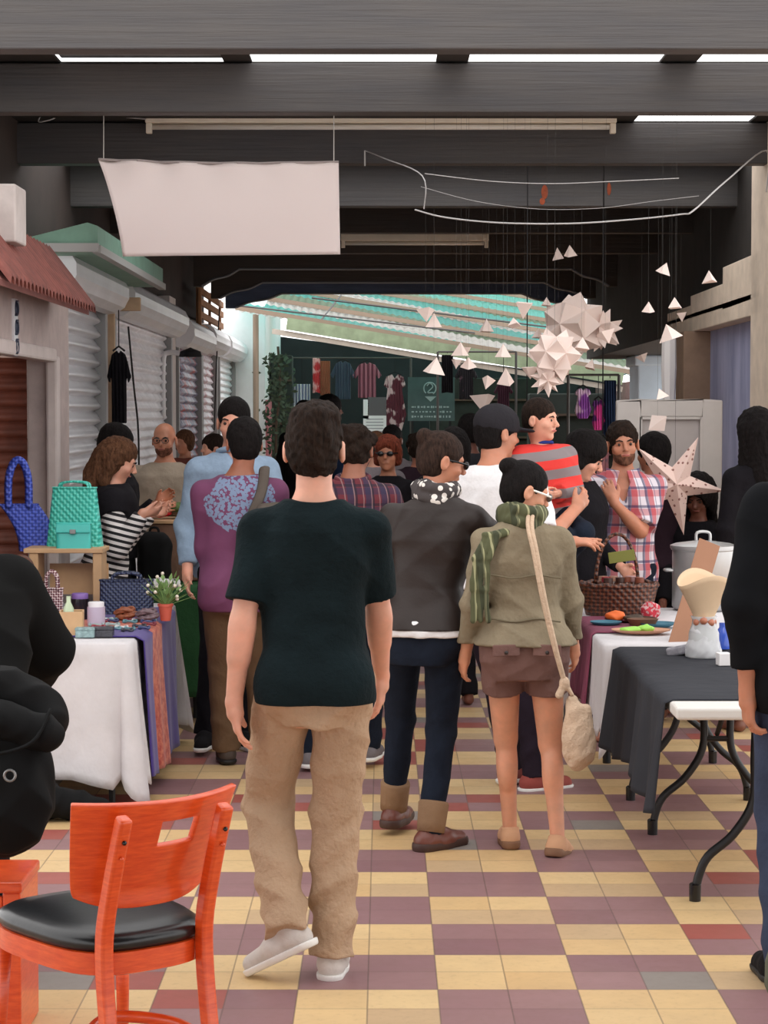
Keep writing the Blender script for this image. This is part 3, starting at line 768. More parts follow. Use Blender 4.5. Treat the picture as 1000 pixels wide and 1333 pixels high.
# green sheet-metal hood above the shutters
M_teal = mat('green_painted_metal', (112, 150, 132), .6, var=.12)
root = empty('metal_hood', (0, 0, 2.72), 0, 'pale green sheet metal hood hanging under the roof left of the white banner', 'hood')
b = MB(); b.prism([(-2.2, .0), (-1.72, .0), (-1.70, .03), (-1.70, .14), (-1.76, .16), (-2.2, .05)], 12.6, 16.3); b.build('hood_shell', M_teal, root)
MB().bx(-1.73, -1.68, 12.58, 16.32, -.02, .025).build('edge_rail', mat('rail_grey', (160, 160, 158), .6), root)
MB().bx(-2.25, -1.69, 12.56, 12.6, -.015, .035).build('end_rail', mat('rail_grey'), root)
# wooden crate fixed above the far shutters
root = empty('wooden_crate', (-2.02, 25.5, 2.66), 0, 'brown slatted wooden crate fixed above the far shutters on the left', 'crate')
M_cr = mat('crate_wood', (158, 112, 78), .8, var=.25)
for z in (.0, .14, .28, .4): MB().bx(0, .03, -2.4, .8, z, z+.07).build('slat', M_cr, root, bevel=.003)
for yy in (-2.4, -.8, .75): MB().bx(-.03, .0, yy, yy+.06, 0, .5).build('batten', M_cr, root)
MB().bx(.0, .03, -2.45, -2.38, 0, .5).build('batten', M_cr, root)
# white house front closing the left side
M_white = mat('white_wash', (236, 236, 238), .8, var=.04)
struct(MB().bx(-2.7, -1.66, 29.5, 34, 0, 5.5), 'wall_left_far', M_white)
struct(MB().bx(-1.68, -1.62, 29.6, 34, 0, 1.95), 'trim_15', mat('pink_trim', (200, 120, 130), .7))
# ---------------------------------------------------------------- right side wall
M_lav = mat('lavender_wall', rough=.85, fn=lambda t: (t.col(t.mix(t.ramp(t.noise(t.coord(sc=(1, 1, .25)), 4, 4, .65), .3, .7), lin(138, 142, 176), lin(182, 184, 212)))))
M_tan = mat('tan_concrete', (222, 204, 184), .85, var=.12, bump=.2)
M_tand = mat('brown_concrete', (150, 124, 104), .85, var=.15, bump=.2)
struct(MB().bx(2.42, 2.62, 12.3, 16.2, 0, 2.42), 'wall_right', M_lav)
struct(MB().bx(2.30, 2.6, 11.9, 13.3, 0, 3.5), 'trim_16', M_tan, bevel=.01)
b = MB(); b.bx(2.30, 2.46, 13.0, 17.2, 2.36, 2.50)
for i, (y0, y1, z1) in enumerate(((13.0, 14.4, 2.74), (14.4, 15.9, 2.63), (15.9, 17.2, 2.56))): b.bx(2.30, 2.46, y0, y1, 2.46, z1)
struct(b, 'trim_17', M_tan, bevel=.006)
struct(MB().bx(2.22, 2.46, 15.7, 16.1, 0, 2.36), 'trim_18', M_tand, bevel=.01)
struct(MB().bx(2.48, 3.4, 12, 25.9, 2.42, 3.5), 'trim_19', M_deck)
# pale blue pillar beyond the roof
struct(MB().bx(2.9, 3.4, 24.2, 25.0, 0, 4.5), 'trim_20', mat('pale_blue_plaster', (190, 206, 220), .8, var=.05), bevel=.02)
struct(MB().bx(2.86, 3.44, 24.16, 25.04, 2.30, 2.42), 'trim_21', mat('pale_blue_plaster'), bevel=.02)
struct(MB().bx(3.4, 3.6, 25, 60, 0, 2.2), 'wall_right_far', mat('far_wall_rose', (150, 110, 112), .9, var=.2))
# white panelled partition behind the stall
M_part = mat('partition_white', (196, 190, 186), .7, var=.05)
root = empty('white_panel_partition', (0, 12.75, 0), 0, 'off white wooden partition with a recessed panel behind the plaid shirted vendor', 'partition')
x0 = at(803, 520, 12.75)[0]; x1 = at(941, 520, 12.75)[0]; zt = at(800, 521, 12.75)[2]
b = MB(); b.bx(x0, x0+.14, 0, .06, 0, zt); b.bx(x1-.12, x1, 0, .06, 0, zt); b.bx(x0+.14, x1-.12, 0, .06, zt-.1, zt); b.bx(x0+.14, x1-.12, 0, .06, .9, 1.05)
b.build('frame', M_part, root, bevel=.008)
MB().bx(x0+.12, x1-.1, .03, .05, 0, zt-.05).build('panel', mat('partition_panel', (176, 168, 166), .7, var=.05), root)
b = MB()
for a, c, e, g in ((x0+.15, x1-.13, zt-.115, zt-.10), (x0+.15, x1-.13, 1.05, 1.065)): b.bx(a, c, .0, .035, e, g)
b.bx(x0+.14, x0+.155, 0, .035, 1.05, zt-.1); b.bx(x1-.135, x1-.12, 0, .035, 1.05, zt-.1)
b.build('moulding', M_part, root)
# ---------------------------------------------------------------- hanging things under the roof
M_tube = mat('fixture_cream', (240, 230, 212), .5, var=.05)
def fixture(px0, px1, py, Y, label, hgt=.065):
    a = at(px0, py, Y); c = at(px1, py, Y); L = c.x-a.x
    root = empty('strip_light', ((a.x+c.x)/2, Y, a.z), 0, label, 'lamp', 'unlit strip lights under the beams')
    MB().bx(-L/2, L/2, -.05, .05, 0, hgt).build('housing', M_tube, root, bevel=.006)
    MB().tube([(-L/2+.04, -.01, -.022), (L/2-.04, -.01, -.022)], .016, 10).build('fluorescent_tube', mat('tube_glass', (226, 222, 214), .25), root, smooth=True)
    for q in (-1, 1): MB().box((q*(L/2-.02), -.01, -.03), (.035, .04, .06)).build('lamp_holder', M_tube, root, bevel=.004)
    for q in (-.6, .6): MB().tube([(q*L/2, 0, hgt), (q*L/2, 0, max(.08, 3.2-a.z))], .006, 6).build('hanger', M_dark, root)
fixture(190, 802, 161, 12.70, 'long cream strip light spanning above the white banner')
fixture(444, 636, 314, 19.15, 'shorter cream strip light beside the right edge of the white banner')
# white banner
def ban_fn(t):
    out = t.t.nodes['Material Output']; tr = t.n('BsdfTranslucent'); tr.inputs[0].default_value = (*lin(252, 240, 238), 1); mx = t.n('MixShader'); mx.inputs[0].default_value = .5
    t.l(t.b.outputs[0], mx.inputs[1]); t.l(tr.outputs[0], mx.inputs[2]); t.l(mx.outputs[0], out.inputs[0])
cl = mat('banner_white', (250, 242, 240), .85, bump=.15, bsc=8, fn=ban_fn)
c = [at(128, 208, 12.0), at(441, 212, 12.0), at(443, 331, 12.0), at(160, 334, 12.0)]
def ban(u, v):
    top = c[0].lerp(c[1], u); bot = c[3].lerp(c[2], u); p = top.lerp(bot, v)
    cor = math.exp(-((u*6)**2))*.06*(1-v)
    fo = .03*math.sin(30*u*(1-v*.4)+8*v)*math.exp(-v*7)*(1.2-u)+.012*math.sin(5*u+3*v)
    return (p.x+cor*v*1.2, 12.0+fo-.02*math.sin(v*3), p.z-.012*math.sin(math.pi*u)*(1-v))
root = empty('banner', c[0], 0, 'blank white cloth banner hanging from the roof at upper left', 'banner')
mb = MB(); mb.grid(lambda u, v: tuple(Vector(ban(u, v))-c[0]), 60, 24)
mb.build('cloth', cl, root, smooth=True, solid=.002)
mb = MB(); mb.tube([Vector(ban(u/12, 0))-c[0]+Vector((0, 0, .004)) for u in range(13)], .007, 6); mb.build('hem_rod', mat('rod_grey', (150, 140, 138), .6), root)
for u in (0.02, .98):
    p = Vector(ban(u, 0))-c[0]
    MB().tube([p, Vector((p.x, p.y+.02, 3.52-c[0].z))], .003, 5).build('string', mat('string_pale', (190, 186, 180), .8), root)
# cords that carry the paper ornaments
M_cord = mat('cord_white', (186, 184, 184), .8)
def cord(pts, r, label, sag=0, grp='white cords strung under the roof'):
    P = [at(*p) for p in pts]; mb = MB(); mb.tube(smooth_path(P, 6), r, 6)
    return one(mb, 'cord', M_cord, label, 'cord', group=grp)
cord([(475, 196, 12.7), (500, 206, 12.2), (550, 229, 11.6), (552, 272, 11.6)], .0035, 'knotted white cord dropping from the upper left of the paper ornaments')
cord([(553, 226, 11.6), (640, 236, 11.6), (720, 239, 11.6), (800, 236, 11.6), (884, 232, 11.6)], .0025, 'upper white cord, nearly level, above the paper ornaments')
cord([(548, 243, 11.7), (620, 262, 11.7), (700, 272, 11.7), (780, 271, 11.7), (850, 262, 11.7), (910, 255, 11.7)], .0015, 'thin middle cord sagging above the paper ornaments')
cord([(540, 273, 11.5), (580, 283, 11.5), (650, 290, 11.5), (740, 291, 11.5), (820, 286, 11.5), (886, 279, 11.5), (903, 274, 11.5), (945, 236, 11.8), (998, 196, 12.5), (998, 250, 12.5)], .0045, 'lowest and thickest white cord, rising to the right edge')
cord([(475, 196, 12.7), (475, 216, 12.7)], .0055, 'short white cord end hanging from the beam')
cord([(60, 140, 12.6), (50, 158, 12.6), (65, 156, 12.6), (95, 148, 12.7), (190, 155, 12.6)], .004, 'loose cable looping left of the long strip light')
# folded paper pyramids
M_paper = mat('folded_paper', (224, 206, 198), .85)
M_thr = mat('thread', (60, 58, 56), .8)
random.seed(11)
pyr = [(729, 337, 16, 0), (743, 333, 15, 0), (863, 356, 17, 0), (925, 367, 19, 0), (844, 406, 14, 0), (879, 401, 17, 0), (886, 408, 13, 1), (683, 394, 23, 1), (554, 403, 21, 1), (565, 426, 20, 0), (633, 432, 18, 0), (607, 452, 14, 1), (600, 463, 22, 0), (565, 486, 26, 0), (610, 478, 18, 0), (636, 492, 17, 1),
       (628, 515, 30, 1), (655, 465, 18, 0), (660, 500, 22, 0), (711, 398, 13, 0), (874, 442, 26, 0), (861, 518, 17, 0), (835, 462, 14, 1), (788, 432, 22, 1), (727, 470, 15, 0), (690, 478, 20, 1), (757, 455, 20, 0), (700, 440, 16, 0), (768, 480, 14, 0), (646, 538, 12, 1), (594, 468, 13, 1), (670, 424, 15, 0)]
for i, (px, py, sz, dn) in enumerate(pyr):
    Y = random.choice((10.64, 10.69, 12.79, 12.84)); p = at(px, py, Y); r = sz/2750*Y*.62
    root = empty('paper_pyramid', p, random.uniform(0, 6), 'small folded white paper pyramid hanging by a thread among the paper ornaments', 'ornament', 'small hanging paper pyramids')
    b = MB(); n = 4 if i % 3 else 3
    ring = [(r*math.cos(2*math.pi*k/n), r*math.sin(2*math.pi*k/n), 0) for k in range(n)]
    hh = r*random.uniform(1.2, 1.6)*(-1 if dn else 1)
    b.add([(0, 0, hh)]+ring, [(0, 1+k, 1+(k+1) % n) for k in range(n)]+[tuple(range(1, n+1))])
    b.v = [tuple(Matrix.Rotation(random.Random(i).uniform(-.4, .4), 3, 'X') @ Vector(q)) for q in b.v]
    b.build('paper', M_paper, root)
    b = MB(); b.tube([(0, 0, abs(hh)*.8 if not dn else 0), (0, 0, 3.25-p.z)], .0004, 4); b.build('thread', M_thr, root)
# faceted paper stars (clusters of pyramids)
def star(cc, r, n_spikes, label, seed, name='paper_star', cat='ornament', spike=1.0, grp=None):
    root = empty(name, cc, 0, label, cat, grp); rnd = random.Random(seed)
    gold = math.pi*(3-5**.5)
    ico = []
    ph = (1+5**.5)/2
    V = [Vector(v).normalized() for v in [(-1, ph, 0), (1, ph, 0), (-1, -ph, 0), (1, -ph, 0), (0, -1, ph), (0, 1, ph), (0, -1, -ph), (0, 1, -ph), (ph, 0, -1), (ph, 0, 1), (-ph, 0, -1), (-ph, 0, 1)]]
    T = [(0, 11, 5), (0, 5, 1), (0, 1, 7), (0, 7, 10), (0, 10, 11), (1, 5, 9), (5, 11, 4), (11, 10, 2), (10, 7, 6), (7, 1, 8), (3, 9, 4), (3, 4, 2), (3, 2, 6), (3, 6, 8), (3, 8, 9), (4, 9, 5), (2, 4, 11), (6, 2, 10), (8, 6, 7), (9, 8, 1)]
    M = Euler((rnd.random()*3, rnd.random()*3, rnd.random()*3)).to_matrix()
    b = MB()
    for a, c_, e in T:
        A, B, C_ = (M @ V[a]*r*.55, M @ V[c_]*r*.55, M @ V[e]*r*.55); N = (A+B+C_)/3
        tip = N.normalized()*r*spike
        b.add([A, B, C_, tip], [(0, 1, 3), (1, 2, 3), (2, 0, 3)])
    b.build('paper', M_paper, root)
    MB().tube([(0, 0, r*.5), (0, 0, 3.25-cc[2])], .0006, 4).build('thread', M_thr, root)
star(at(747, 425, 12.82), .30, 20, 'largest faceted white paper star, topmost of the hanging cluster', 3, spike=.72)
star(at(722, 462, 10.66), .18, 20, 'faceted white paper star just below the largest one', 5, spike=.8)
star(at(784, 430, 12.8), .14, 20, 'smaller faceted paper star at the right of the largest one', 8, spike=1.0)
star(at(712, 494, 10.66), .08, 20, 'small spiky paper star, lowest of the hanging cluster', 9, spike=1.15)
# ---------------------------------------------------------------- beyond the roof: slanting translucent canopy
def can_fn(t):
    v = t.coord(); s = t.sep(v)
    u = t.mth('ADD', s[1], t.mth('MULTIPLY', s[0], .25))
    cell = t.mth('FLOOR', t.mth('MULTIPLY', u, 1.1)); wn = t.n('TexWhiteNoise', noise_dimensions='1D'); t.l(cell, wn.inputs['W'])
    r = wn.outputs['Value']
    c = t.mix(t.mth('GREATER_THAN', r, .45), lin(246, 248, 246), lin(120, 216, 208)); c = t.mix(t.mth('GREATER_THAN', r, .8), c, lin(150, 176, 150))
    n = t.noise(t.coord(sc=(.4, 2.5, 1)), 2.0, 4, .6); c = t.mix(t.mth('MULTIPLY', t.ramp(n, .5, .75), .5), c, lin(140, 150, 140))
    t.col(c)
    out = t.t.nodes['Material Output']; tr = t.n('BsdfTranslucent'); t.l(c, tr.inputs[0]); mx = t.n('MixShader'); mx.inputs[0].default_value = .75
    t.l(t.b.outputs[0], mx.inputs[1]); t.l(tr.outputs[0], mx.inputs[2]); t.l(mx.outputs[0], out.inputs[0])
M_can = mat('translucent_corrugated', fn=can_fn, rough=.5)
root = empty('market_canopy', (0, 28.5, 2.4), 0, 'slanting translucent corrugated canopy in white and aqua strips over the far stalls', 'canopy')
def can(u, v):
    x = -2.0+6.2*u; yy = 9*v
    return (x, yy, .74-1.02*u+1.42*v+.010*math.sin(x*60))
b = MB(); b.grid(can, 400, 6); b.build('corrugated_sheet', M_can, root, smooth=True)
for k in range(6):
    b = MB(); y = .05+k*1.7
    p0 = Vector(can(0, y/9)); p1 = Vector(can(1, y/9)); b.bar(p0+Vector((0, 0, .04)), p1+Vector((0, 0, .04)), .05, .06); b.build('rafter', mat('rafter_brown', (146, 128, 112), .8), root)
b = MB(); b.bar((-1.3, -.15, .56), (3.2, -.15, -.18), .16, .05, (0, 1, 0)); tag(b.build('gutter', mat('gutter_green', (142, 158, 128), .7, var=.2), root), 'mossy green slanting gutter')
b = MB(); b.bar((-1.5, -.1, .46), (3.2, -.1, -.32), .07, .05, (0, 1, 0)); b.build('lower_rail', mat('rail_pale', (190, 180, 168), .7, var=.1), root)
for a, c_ in (((-2, -1.4, .75), (1.2, -.5, .42)), ((-.6, 1, 1.0), (-.95, .2, .5)), ((-.9, -2, .8), (3.6, 0, .35))):
    b = MB(); b.tube([a, c_], .012, 5); b.build('stay_wire', mat('wire_grey', (90, 90, 90), .6), root)
for x in (-1.75, 4.0):
    MB().tube([(x, .4, -2.4), (x, .4, can((x+2)/6.2, 0)[2])], .04, 8).build('post', mat('rafter_brown'), root)
# dark stall backs at the end
struct(MB().prism([(-1.7, 0), (-1.7, 3.0), (3.6, 2.3), (3.6, 0)], 34.0, 34.2), 'wall_back', mat('stall_back_dark', (36, 40, 42), .9, var=.3, vsc=1.5))
# ---------------------------------------------------------------- people
SK1 = skin_mat('skin_light_tan', (214, 158, 134)); SK2 = skin_mat('skin_tan', (188, 128, 100)); SK3 = skin_mat('skin_brown', (158, 100, 76)); SK4 = skin_mat('skin_dark', (120, 74, 58))
HB = hair_mat('hair_black', (22, 18, 18)); HD = hair_mat('hair_dark_brown', (38, 27, 21)); HM = hair_mat('hair_brown', (92, 62, 44)); HR = hair_mat('hair_auburn', (110, 52, 36))
def cloth(name, rgb=None, **kw):
    if rgb is None: return MATS[name]
    kw.setdefault('bump', .35); kw.setdefault('bsc', 60); kw.setdefault('bmp2', 11); kw.setdefault('spec', .12); kw.setdefault('var', .12); kw.setdefault('rough', .9); return mat(name, rgb, **kw)
M_sole = mat('white_rubber', (222, 220, 216), .6); M_soleb = mat('black_rubber', (24, 22, 22), .6)

# 1 --- man walking away in a dark t-shirt
p = Person('man walking away in a green-black t-shirt, khaki trousers and pale canvas shoes', 409, 6.5, 0, 1.755, vox=.0052, lean=(0, 2), yaw=-4, pitch=2,
           lhand=('@', 304, 918, 6.45), rhand=('@', 497, 888, 6.75), lhint=(-.3, -1, 0), rhint=(.3, -1, 0), lfoot=('@', 372, 1208, 6.42), rfoot=('@', 432, 1236, 6.5),
           lfy=62, lfp=-28, rfy=-6, headoff=(0, .01, .005), bulk=.97, sh=1.0, hs=1.05, kneeh=(-.1, 1, 0), lk=(-.35, 1, 0))
p.body(SK1, curl=(.45, .5), hn={-1: (1, .15, 0), 1: (-1, .2, 0)}, hd={-1: (.12, .05, -1), 1: (-.05, .1, -1)})
p.hair(HD, 'quiff', .007, vox=.004, back=-.085, vol=1.0)
p.top(cloth('tshirt_green_black', (17, 28, 31), var=.25, bump=.7, bmp2=7), hem=.855, sleeve=.80, infl=.015, vamp=.0055, name='tshirt', sr=1.18, sc=.8)
p.pants(cloth('khaki_cotton', (174, 146, 120), bump=.9, bmp2=13, var=.06), waist=.99, infl=.012, r=(.100, .080, .072), vamp=.0075, sc=1.2)
M_can_s = cloth('pale_canvas', (196, 188, 182))
for sd in (-1, 1): p.shoe(sd, M_can_s, M_sole, L=.20, r=.040)
# trouser pocket seam
for q in (-1, 1):
    b = MB(); k = p.k; b.tube([(q*.045, -.138, .925*k), (q*.085, -.142, .93*k), (q*.125, -.125, .94*k)], .0035, 6); o = b.build('pocket_welt', mat('khaki_seam', (120, 96, 76), .9), p.root)

# 2 --- woman in leather jacket
M_leather = mat('brown_black_leather', (38, 28, 25), .5, spec=.3, var=.2, vsc=5, bump=.4, bsc=14, bd=.008)
p = Person('woman in a brown-black leather jacket, dark jeans and brown boots, reaching right', 552, 8.45, -12, 1.67, fem=True, vox=.0065, lean=(4, 8), yaw=-60, pitch=-14,
           rhand=('@', 738, 706, 8.66), lhand=(-.26, .22, .98), rhint=(.3, .3, -1), lhint=(-.4, -1, 0), lfoot=('@', 512, 1066, 8.75), rfoot=('@', 561, 1080, 8.4), lfy=-8, rfy=-38, bulk=1.05, sh=1.12, headoff=(.02, .02, 0))
p.body(SK2, curl=(.6, .55), hn={1: (0, .3, -1), -1: (1, .3, 0)}, fingers={1: [.05, .3, .5, .6]}, hd={1: (1, .15, .03)})
ex = [(ell(p.T((0, -.10, .085)), V3((.035, .032, .035))), .01)]
p.hair(hair_mat('hair_ash_brown', (50, 36, 30)), 'short', .002, extra=ex, name='hair_bun', vol=.98)
p.top(M_leather, hem=.93, sleeve=2.0, infl=.026, vamp=.006, name='leather_jacket', sr=1.12, sc=.75)
p.pants(cloth('dark_denim', (26, 32, 44), var=.2, vsc=12), waist=.98, infl=.012, r=(.096, .066, .050), vamp=.004)
# white shirt hem
F = Field(*p.box(lo=p.zz(.86), hi=p.zz(1.0)), .0065); F.add(loft(p.sec, p.hip, p.shear, zlo=p.zz(.90), zhi=p.zz(.97), infl=.03), .01)
for sd in (-1, 1): F.add(ell((sd*.080*p.k, -.052*p.k, p.hip[2]-.04*p.k), V3((.094, .090, .10))*p.k+.008), .03)
zz_ = p.zz(.90); F.cut(lambda x, y, z: (zz_-z+0*x*y).astype(np.float32))
F.disp(folds(.004, 1.5)); F.mesh('shirt_hem', cloth('white_cotton', (226, 224, 226)), p.root)
M_boot = mat('boot_red_brown', (98, 50, 38), .4, var=.2, bump=.3, bsc=20); M_cuff = cloth('boot_cuff_taupe', (132, 104, 80))
for sd in (-1, 1):
    p.shoe(sd, M_boot, mat('boot_sole_brown', (60, 34, 26), .6), L=.20, r=.047, high=.055, heel=.05, name='boot')
    hj, kn, an, _, _ = p.leg[sd]; d = (kn-an)/np.linalg.norm(kn-an)
    b = MB(); b.tube([Vector(an+d*z) for z in (-.01, .03, .07, .105, .115)], [.056, .058, .060, .062, .056], 18); b.build('boot_cuff', M_cuff, p.root, smooth=True)
def scarf(P, m, r=.062, th=.034, name='scarf', loops=2, dz=0):
    F = Field(P.neck-V3((.2, .2, .12)), P.neck+V3((.2, .22, .18)), .006)
    for i in range(loops):
        M = rotm(25*i, 14-9*i); c = P.neck+V3((0, .01, .028+.026*i+dz))
        pts = [c+V3(M @ Vector(((r+.012*math.sin(3*a+i))*math.cos(a), (r+.012)*math.sin(a)*1.05, .01*math.sin(2*a)))) for a in [2*math.pi*j/16 for j in range(16)]]
        for j in range(16): F.add(rc(pts[j], pts[(j+1) % 16], th*(.9+.15*math.sin(j)), th*(.9+.15*math.sin(j+1))), .008)
    F.disp(folds(.004, 2.5)); return F.mesh(name, m, P.root)
def keff(t):
    v = t.coord(); n = t.voro(v, 34).outputs['Distance']; t.col(t.mix(t.mth('GREATER_THAN', n, .42), lin(218, 212, 206), lin(64, 58, 58)))
scarf(p, mat('keffiyeh_black_white', fn=keff, rough=.95))
def sunglasses(P, m, temple, name='sunglasses'):
    b = MB()
    for q in (-1, 1): b.ball(P.T((q*.033, .100, .006)), (.024*P.hk, .010*P.hk, .018*P.hk), 12, 8, rot=P.hr)
    b.tube([P.T((-.012, .108, .010)), P.T((.012, .108, .010))], .003, 6)
    o = b.build(name, m, P.root, smooth=True)
    for q in (-1, 1):
        c = MB(); c.tube([P.T((q*.056, .096, .010)), P.T((q*.074, .05, .010)), P.T((q*.080, -.005, .008))], .0042, 6); c.build('temple', temple, o)
M_blk = mat('black_plastic', (14, 14, 16), .2)
sunglasses(p, M_blk, M_blk)

# 3 --- woman in olive jacket
p = Person('woman from behind in olive jacket and brown shorts, hair in a black bun', 683, 8.3, 0, 1.57, fem=True, vox=.006, lean=(-1, 2), yaw=-74, pitch=-20, lhand=('@', 606, 852, 8.35), rhand=('@', 748, 850, 8.5),
           lhint=(-.05, -1, 0), rhint=(.1, -1, 0), lfoot=('@', 664, 1082, 8.45), rfoot=('@', 726, 1090, 8.3), lfy=4, rfy=-22, lfp=0, rfp=-12, bulk=1.08, sh=1.05, headoff=(.015, .03, -.02), hs=1.05)
p.body(skin_mat('skin_warm', (206, 148, 118)), curl=(.6, .6), calf=True)
ex = [(ell(p.T((-.0, -.105, .075)), V3((.04, .036, .035))), .008)]
p.hair(HB, 'short', .0015, extra=ex, name='hair_bun', vol=.97)
b = MB(); c = p.T((-.0, -.082, .07)); b.tube([Vector(c)+p.hr @ Vector((.036*math.cos(a), .012*math.sin(a), .036*math.sin(a))) for a in [2*math.pi*i/16 for i in range(16)]], .006, 6, closed=True)
b.build('hair_band', mat('white_elastic', (225, 220, 214), .7), p.root, smooth=True)
M_olive = cloth('olive_drill', (128, 116, 96), var=.12, bump=.7, bsc=30)
o = p.top(M_olive, hem=.935, sleeve=1.93, infl=.024, vamp=.008, name='olive_jacket', sr=1.06, flare=.14, sc=1.1)
b = MB()
for zq, dy in ((1.24, -.125), (1.05, -.118)):
    b = MB(); b.tube([(x*p.k, (dy-.02+.35*x*x)*p.k+p.shear[1]*(p.zz(zq)-p.hip[2]), p.zz(zq)+.006*math.sin(30*x)) for x in [-.15+.3*i/14 for i in range(15)]], .004, 6)
    b.build('seam', mat('olive_seam', (104, 94, 74), .9), o)
p.pants(cloth('brown_shorts_cotton', (112, 84, 78), bump=.4), waist=1.0, infl=.014, r=(.100, .104, .1), frac=.46, name='shorts', vamp=.005)
for q in (-1, 1):
    b = MB(); c = V3((q*.088*p.k, -.185*p.k, p.zz(.925))); b.box(c, (.11, .012, .045), rotm(-q*16, 0)); fl = b.build('pocket_flap', cloth('brown_shorts_cotton', (112, 84, 78)), p.root, bevel=.004)
    b = MB(); b.ball(c+V3((0, -.008, -.008)), (.008, .004, .008), 10, 6); b.build('button', mat('button_dark', (40, 30, 28), .4), p.root, smooth=True)
M_tanshoe = mat('suede_tan', (188, 142, 108), .8, var=.1)
for sd in (-1, 1): p.shoe(sd, M_tanshoe, mat('sole_tan', (120, 84, 60), .7), L=.195, r=.040, high=0, heel=.05, name='ankle_shoe')
def green_plaid(t):
    v = t.coord(); s = t.sep(v); c = lin(92, 92, 60)
    a = t.stripe(t.mth('ADD', s[0], t.mth('MULTIPLY', s[1], .5)), 26, .22); d = t.stripe(t.mth('ADD', s[0], t.mth('MULTIPLY', s[2], .1)), 13, .4)
    x = t.mix(a, lin(78, 80, 54), lin(150, 148, 112)); x = t.mix(t.mth('MULTIPLY', d, .6), x, lin(36, 42, 30)); t.col(x)
M_sc = mat('olive_striped_scarf', fn=green_plaid, rough=.95)
scarf(p, M_sc, r=.064, th=.034, dz=.0)
F = Field(p.S[-1]-V3((.12, .2, .5)), p.S[-1]+V3((.2, .2, .15)), .006)
S0 = p.S[-1]
pth = [S0+V3(q) for q in ((.10, -.06, .045), (.02, -.09, .03), (-.02, -.12, -.06), (-.03, -.13, -.18), (-.025, -.135, -.30))]
for i in range(4):
    for off in (-.022, 0, .022): F.add(rc(pth[i]+V3((off, 0, 0)), pth[i+1]+V3((off*1.3, -.004, 0)), .012, .013), .006)
F.disp(folds(.003, 2)); F.mesh('scarf_tail', M_sc, p.root)
wht = mat('white_frame', (236, 232, 224), .4)
sunglasses(p, mat('grey_lens', (90, 84, 80), .15), wht)
P3 = p
# its crossbody bag is a thing she carries
M_jute = cloth('jute_weave', (198, 172, 148), bump=.8, bsc=90, bd=.006)
root = empty('crossbody_bag', p.loc, 0, 'slouchy beige woven bag hanging from a knotted strap on the hip of the olive jacket', 'bag')
bc = at(752, 945, 8.15)-p.loc
F = Field(V3(bc)-V3((.14, .12, .24)), V3(bc)+V3((.14, .12, .22)), .006)
F.add(ell(V3(bc)+V3((0, 0, -.05)), V3((.062, .045, .13))), .03); F.add(rc(V3(bc)+V3((-.02, 0, .10)), V3(bc)+V3((.012, 0, -.10)), .024, .055), .03); F.add(rc(V3(bc)+V3((.035, 0, .07)), V3(bc)+V3((.03, 0, -.06)), .018, .04), .02)
F.disp(folds(.004, 2.2)); F.mesh('pouch', M_jute, root)
kn = at(735, 888, 8.14)-p.loc
F = Field(V3(kn)-.08, V3(kn)+.08, .005); F.add(ell(V3(kn), V3((.02, .018, .022))), .01); F.add(rc(V3(kn), V3(kn)+V3((.03, 0, -.05)), .012, .008), .01); F.add(rc(V3(kn), V3(kn)+V3((-.02, 0, -.05)), .012, .016), .01); F.mesh('knot', M_jute, root)
b = MB(); pts = [at(*q)-p.loc for q in ((693, 660, 8.28), (690, 684, 8.17), (697, 720, 8.115), (708, 780, 8.10), (722, 840, 8.11), (735, 888, 8.14))]
for dx in (-.009, .009): b.tube(smooth_path([q+Vector((dx*(1-i/6), 0, 0)) for i, q in enumerate(pts)], 6), .0085, 8)
b.build('strap', M_jute, root, smooth=True)

# 4 --- man in purple shirt with floral print
def floral(t):
    v = t.coord(); s = t.sep(v)
    n = t.noise(v, 7, 3, .6); vo = t.voro(v, 62).outputs['Distance']
    c = V3((0.02, 0, 1.34))
    dx = t.mth('MULTIPLY', s[0], 5.6); dz = t.mth('MULTIPLY', t.mth('SUBTRACT', s[2], 1.32), 6.6)
    r = t.mth('SQRT', t.mth('ADD', t.mth('MULTIPLY', dx, dx), t.mth('MULTIPLY', dz, dz)))
    msk = t.mth('LESS_THAN', t.mth('ADD', r, t.mth('MULTIPLY', n, .9)), 1.35)
    spots = t.mth('LESS_THAN', vo, .60)
    f = t.mth('MULTIPLY', msk, t.mth('MULTIPLY', spots, t.mth('LESS_THAN', s[1], .02)))
    t.col(t.mix(f, t.mix(n, lin(92, 46, 78), lin(112, 58, 92)), lin(112, 128, 156))); t.bump(t.noise(v, 30), .3, .004)
p = Person('man from behind in a purple shirt with a pale blue print across the back', 312, 10.3, 4, 1.72, vox=.0085, yaw=8, pitch=-8, lhand=(-.12, .26, 1.0), rhand=(.14, .3, 1.0), lhint=(-.15, -1, -.3), rhint=(.15, -1, -.3), lfoot=('@', 296, 985, 10.5), rfoot=('@', 345, 985, 10.5), bulk=1.05, headoff=(.02, 0, 0))
p.body(SK3); p.hair(HB, 'short', .004, vol=1.06, back=-.09)
p.top(mat('purple_print_shirt', fn=floral, rough=.85), hem=.80, sleeve=1.9, infl=.024, vamp=.008, sr=1.08, sc=.7, flare=.05)
p.pants(cloth('brown_trousers', (104, 82, 62)), r=(.102, .082, .074))
for sd in (-1, 1): p.shoe(sd, mat('dark_suede', (70, 58, 50), .8), M_soleb)
b = MB(); k = p.k
b.tube(smooth_path([Vector(v) for v in ((.10, .13, 1.25), (.115, .06, 1.44), (.12, -.04, 1.475), (.10, -.15, 1.36), (.03, -.175, 1.20), (.0, -.17, 1.1))], 6), .026, 8, flat=.45)
root = empty('shoulder_bag', p.loc, R(4), 'grey-brown bag on a wide strap carried by the man in the purple shirt', 'bag')
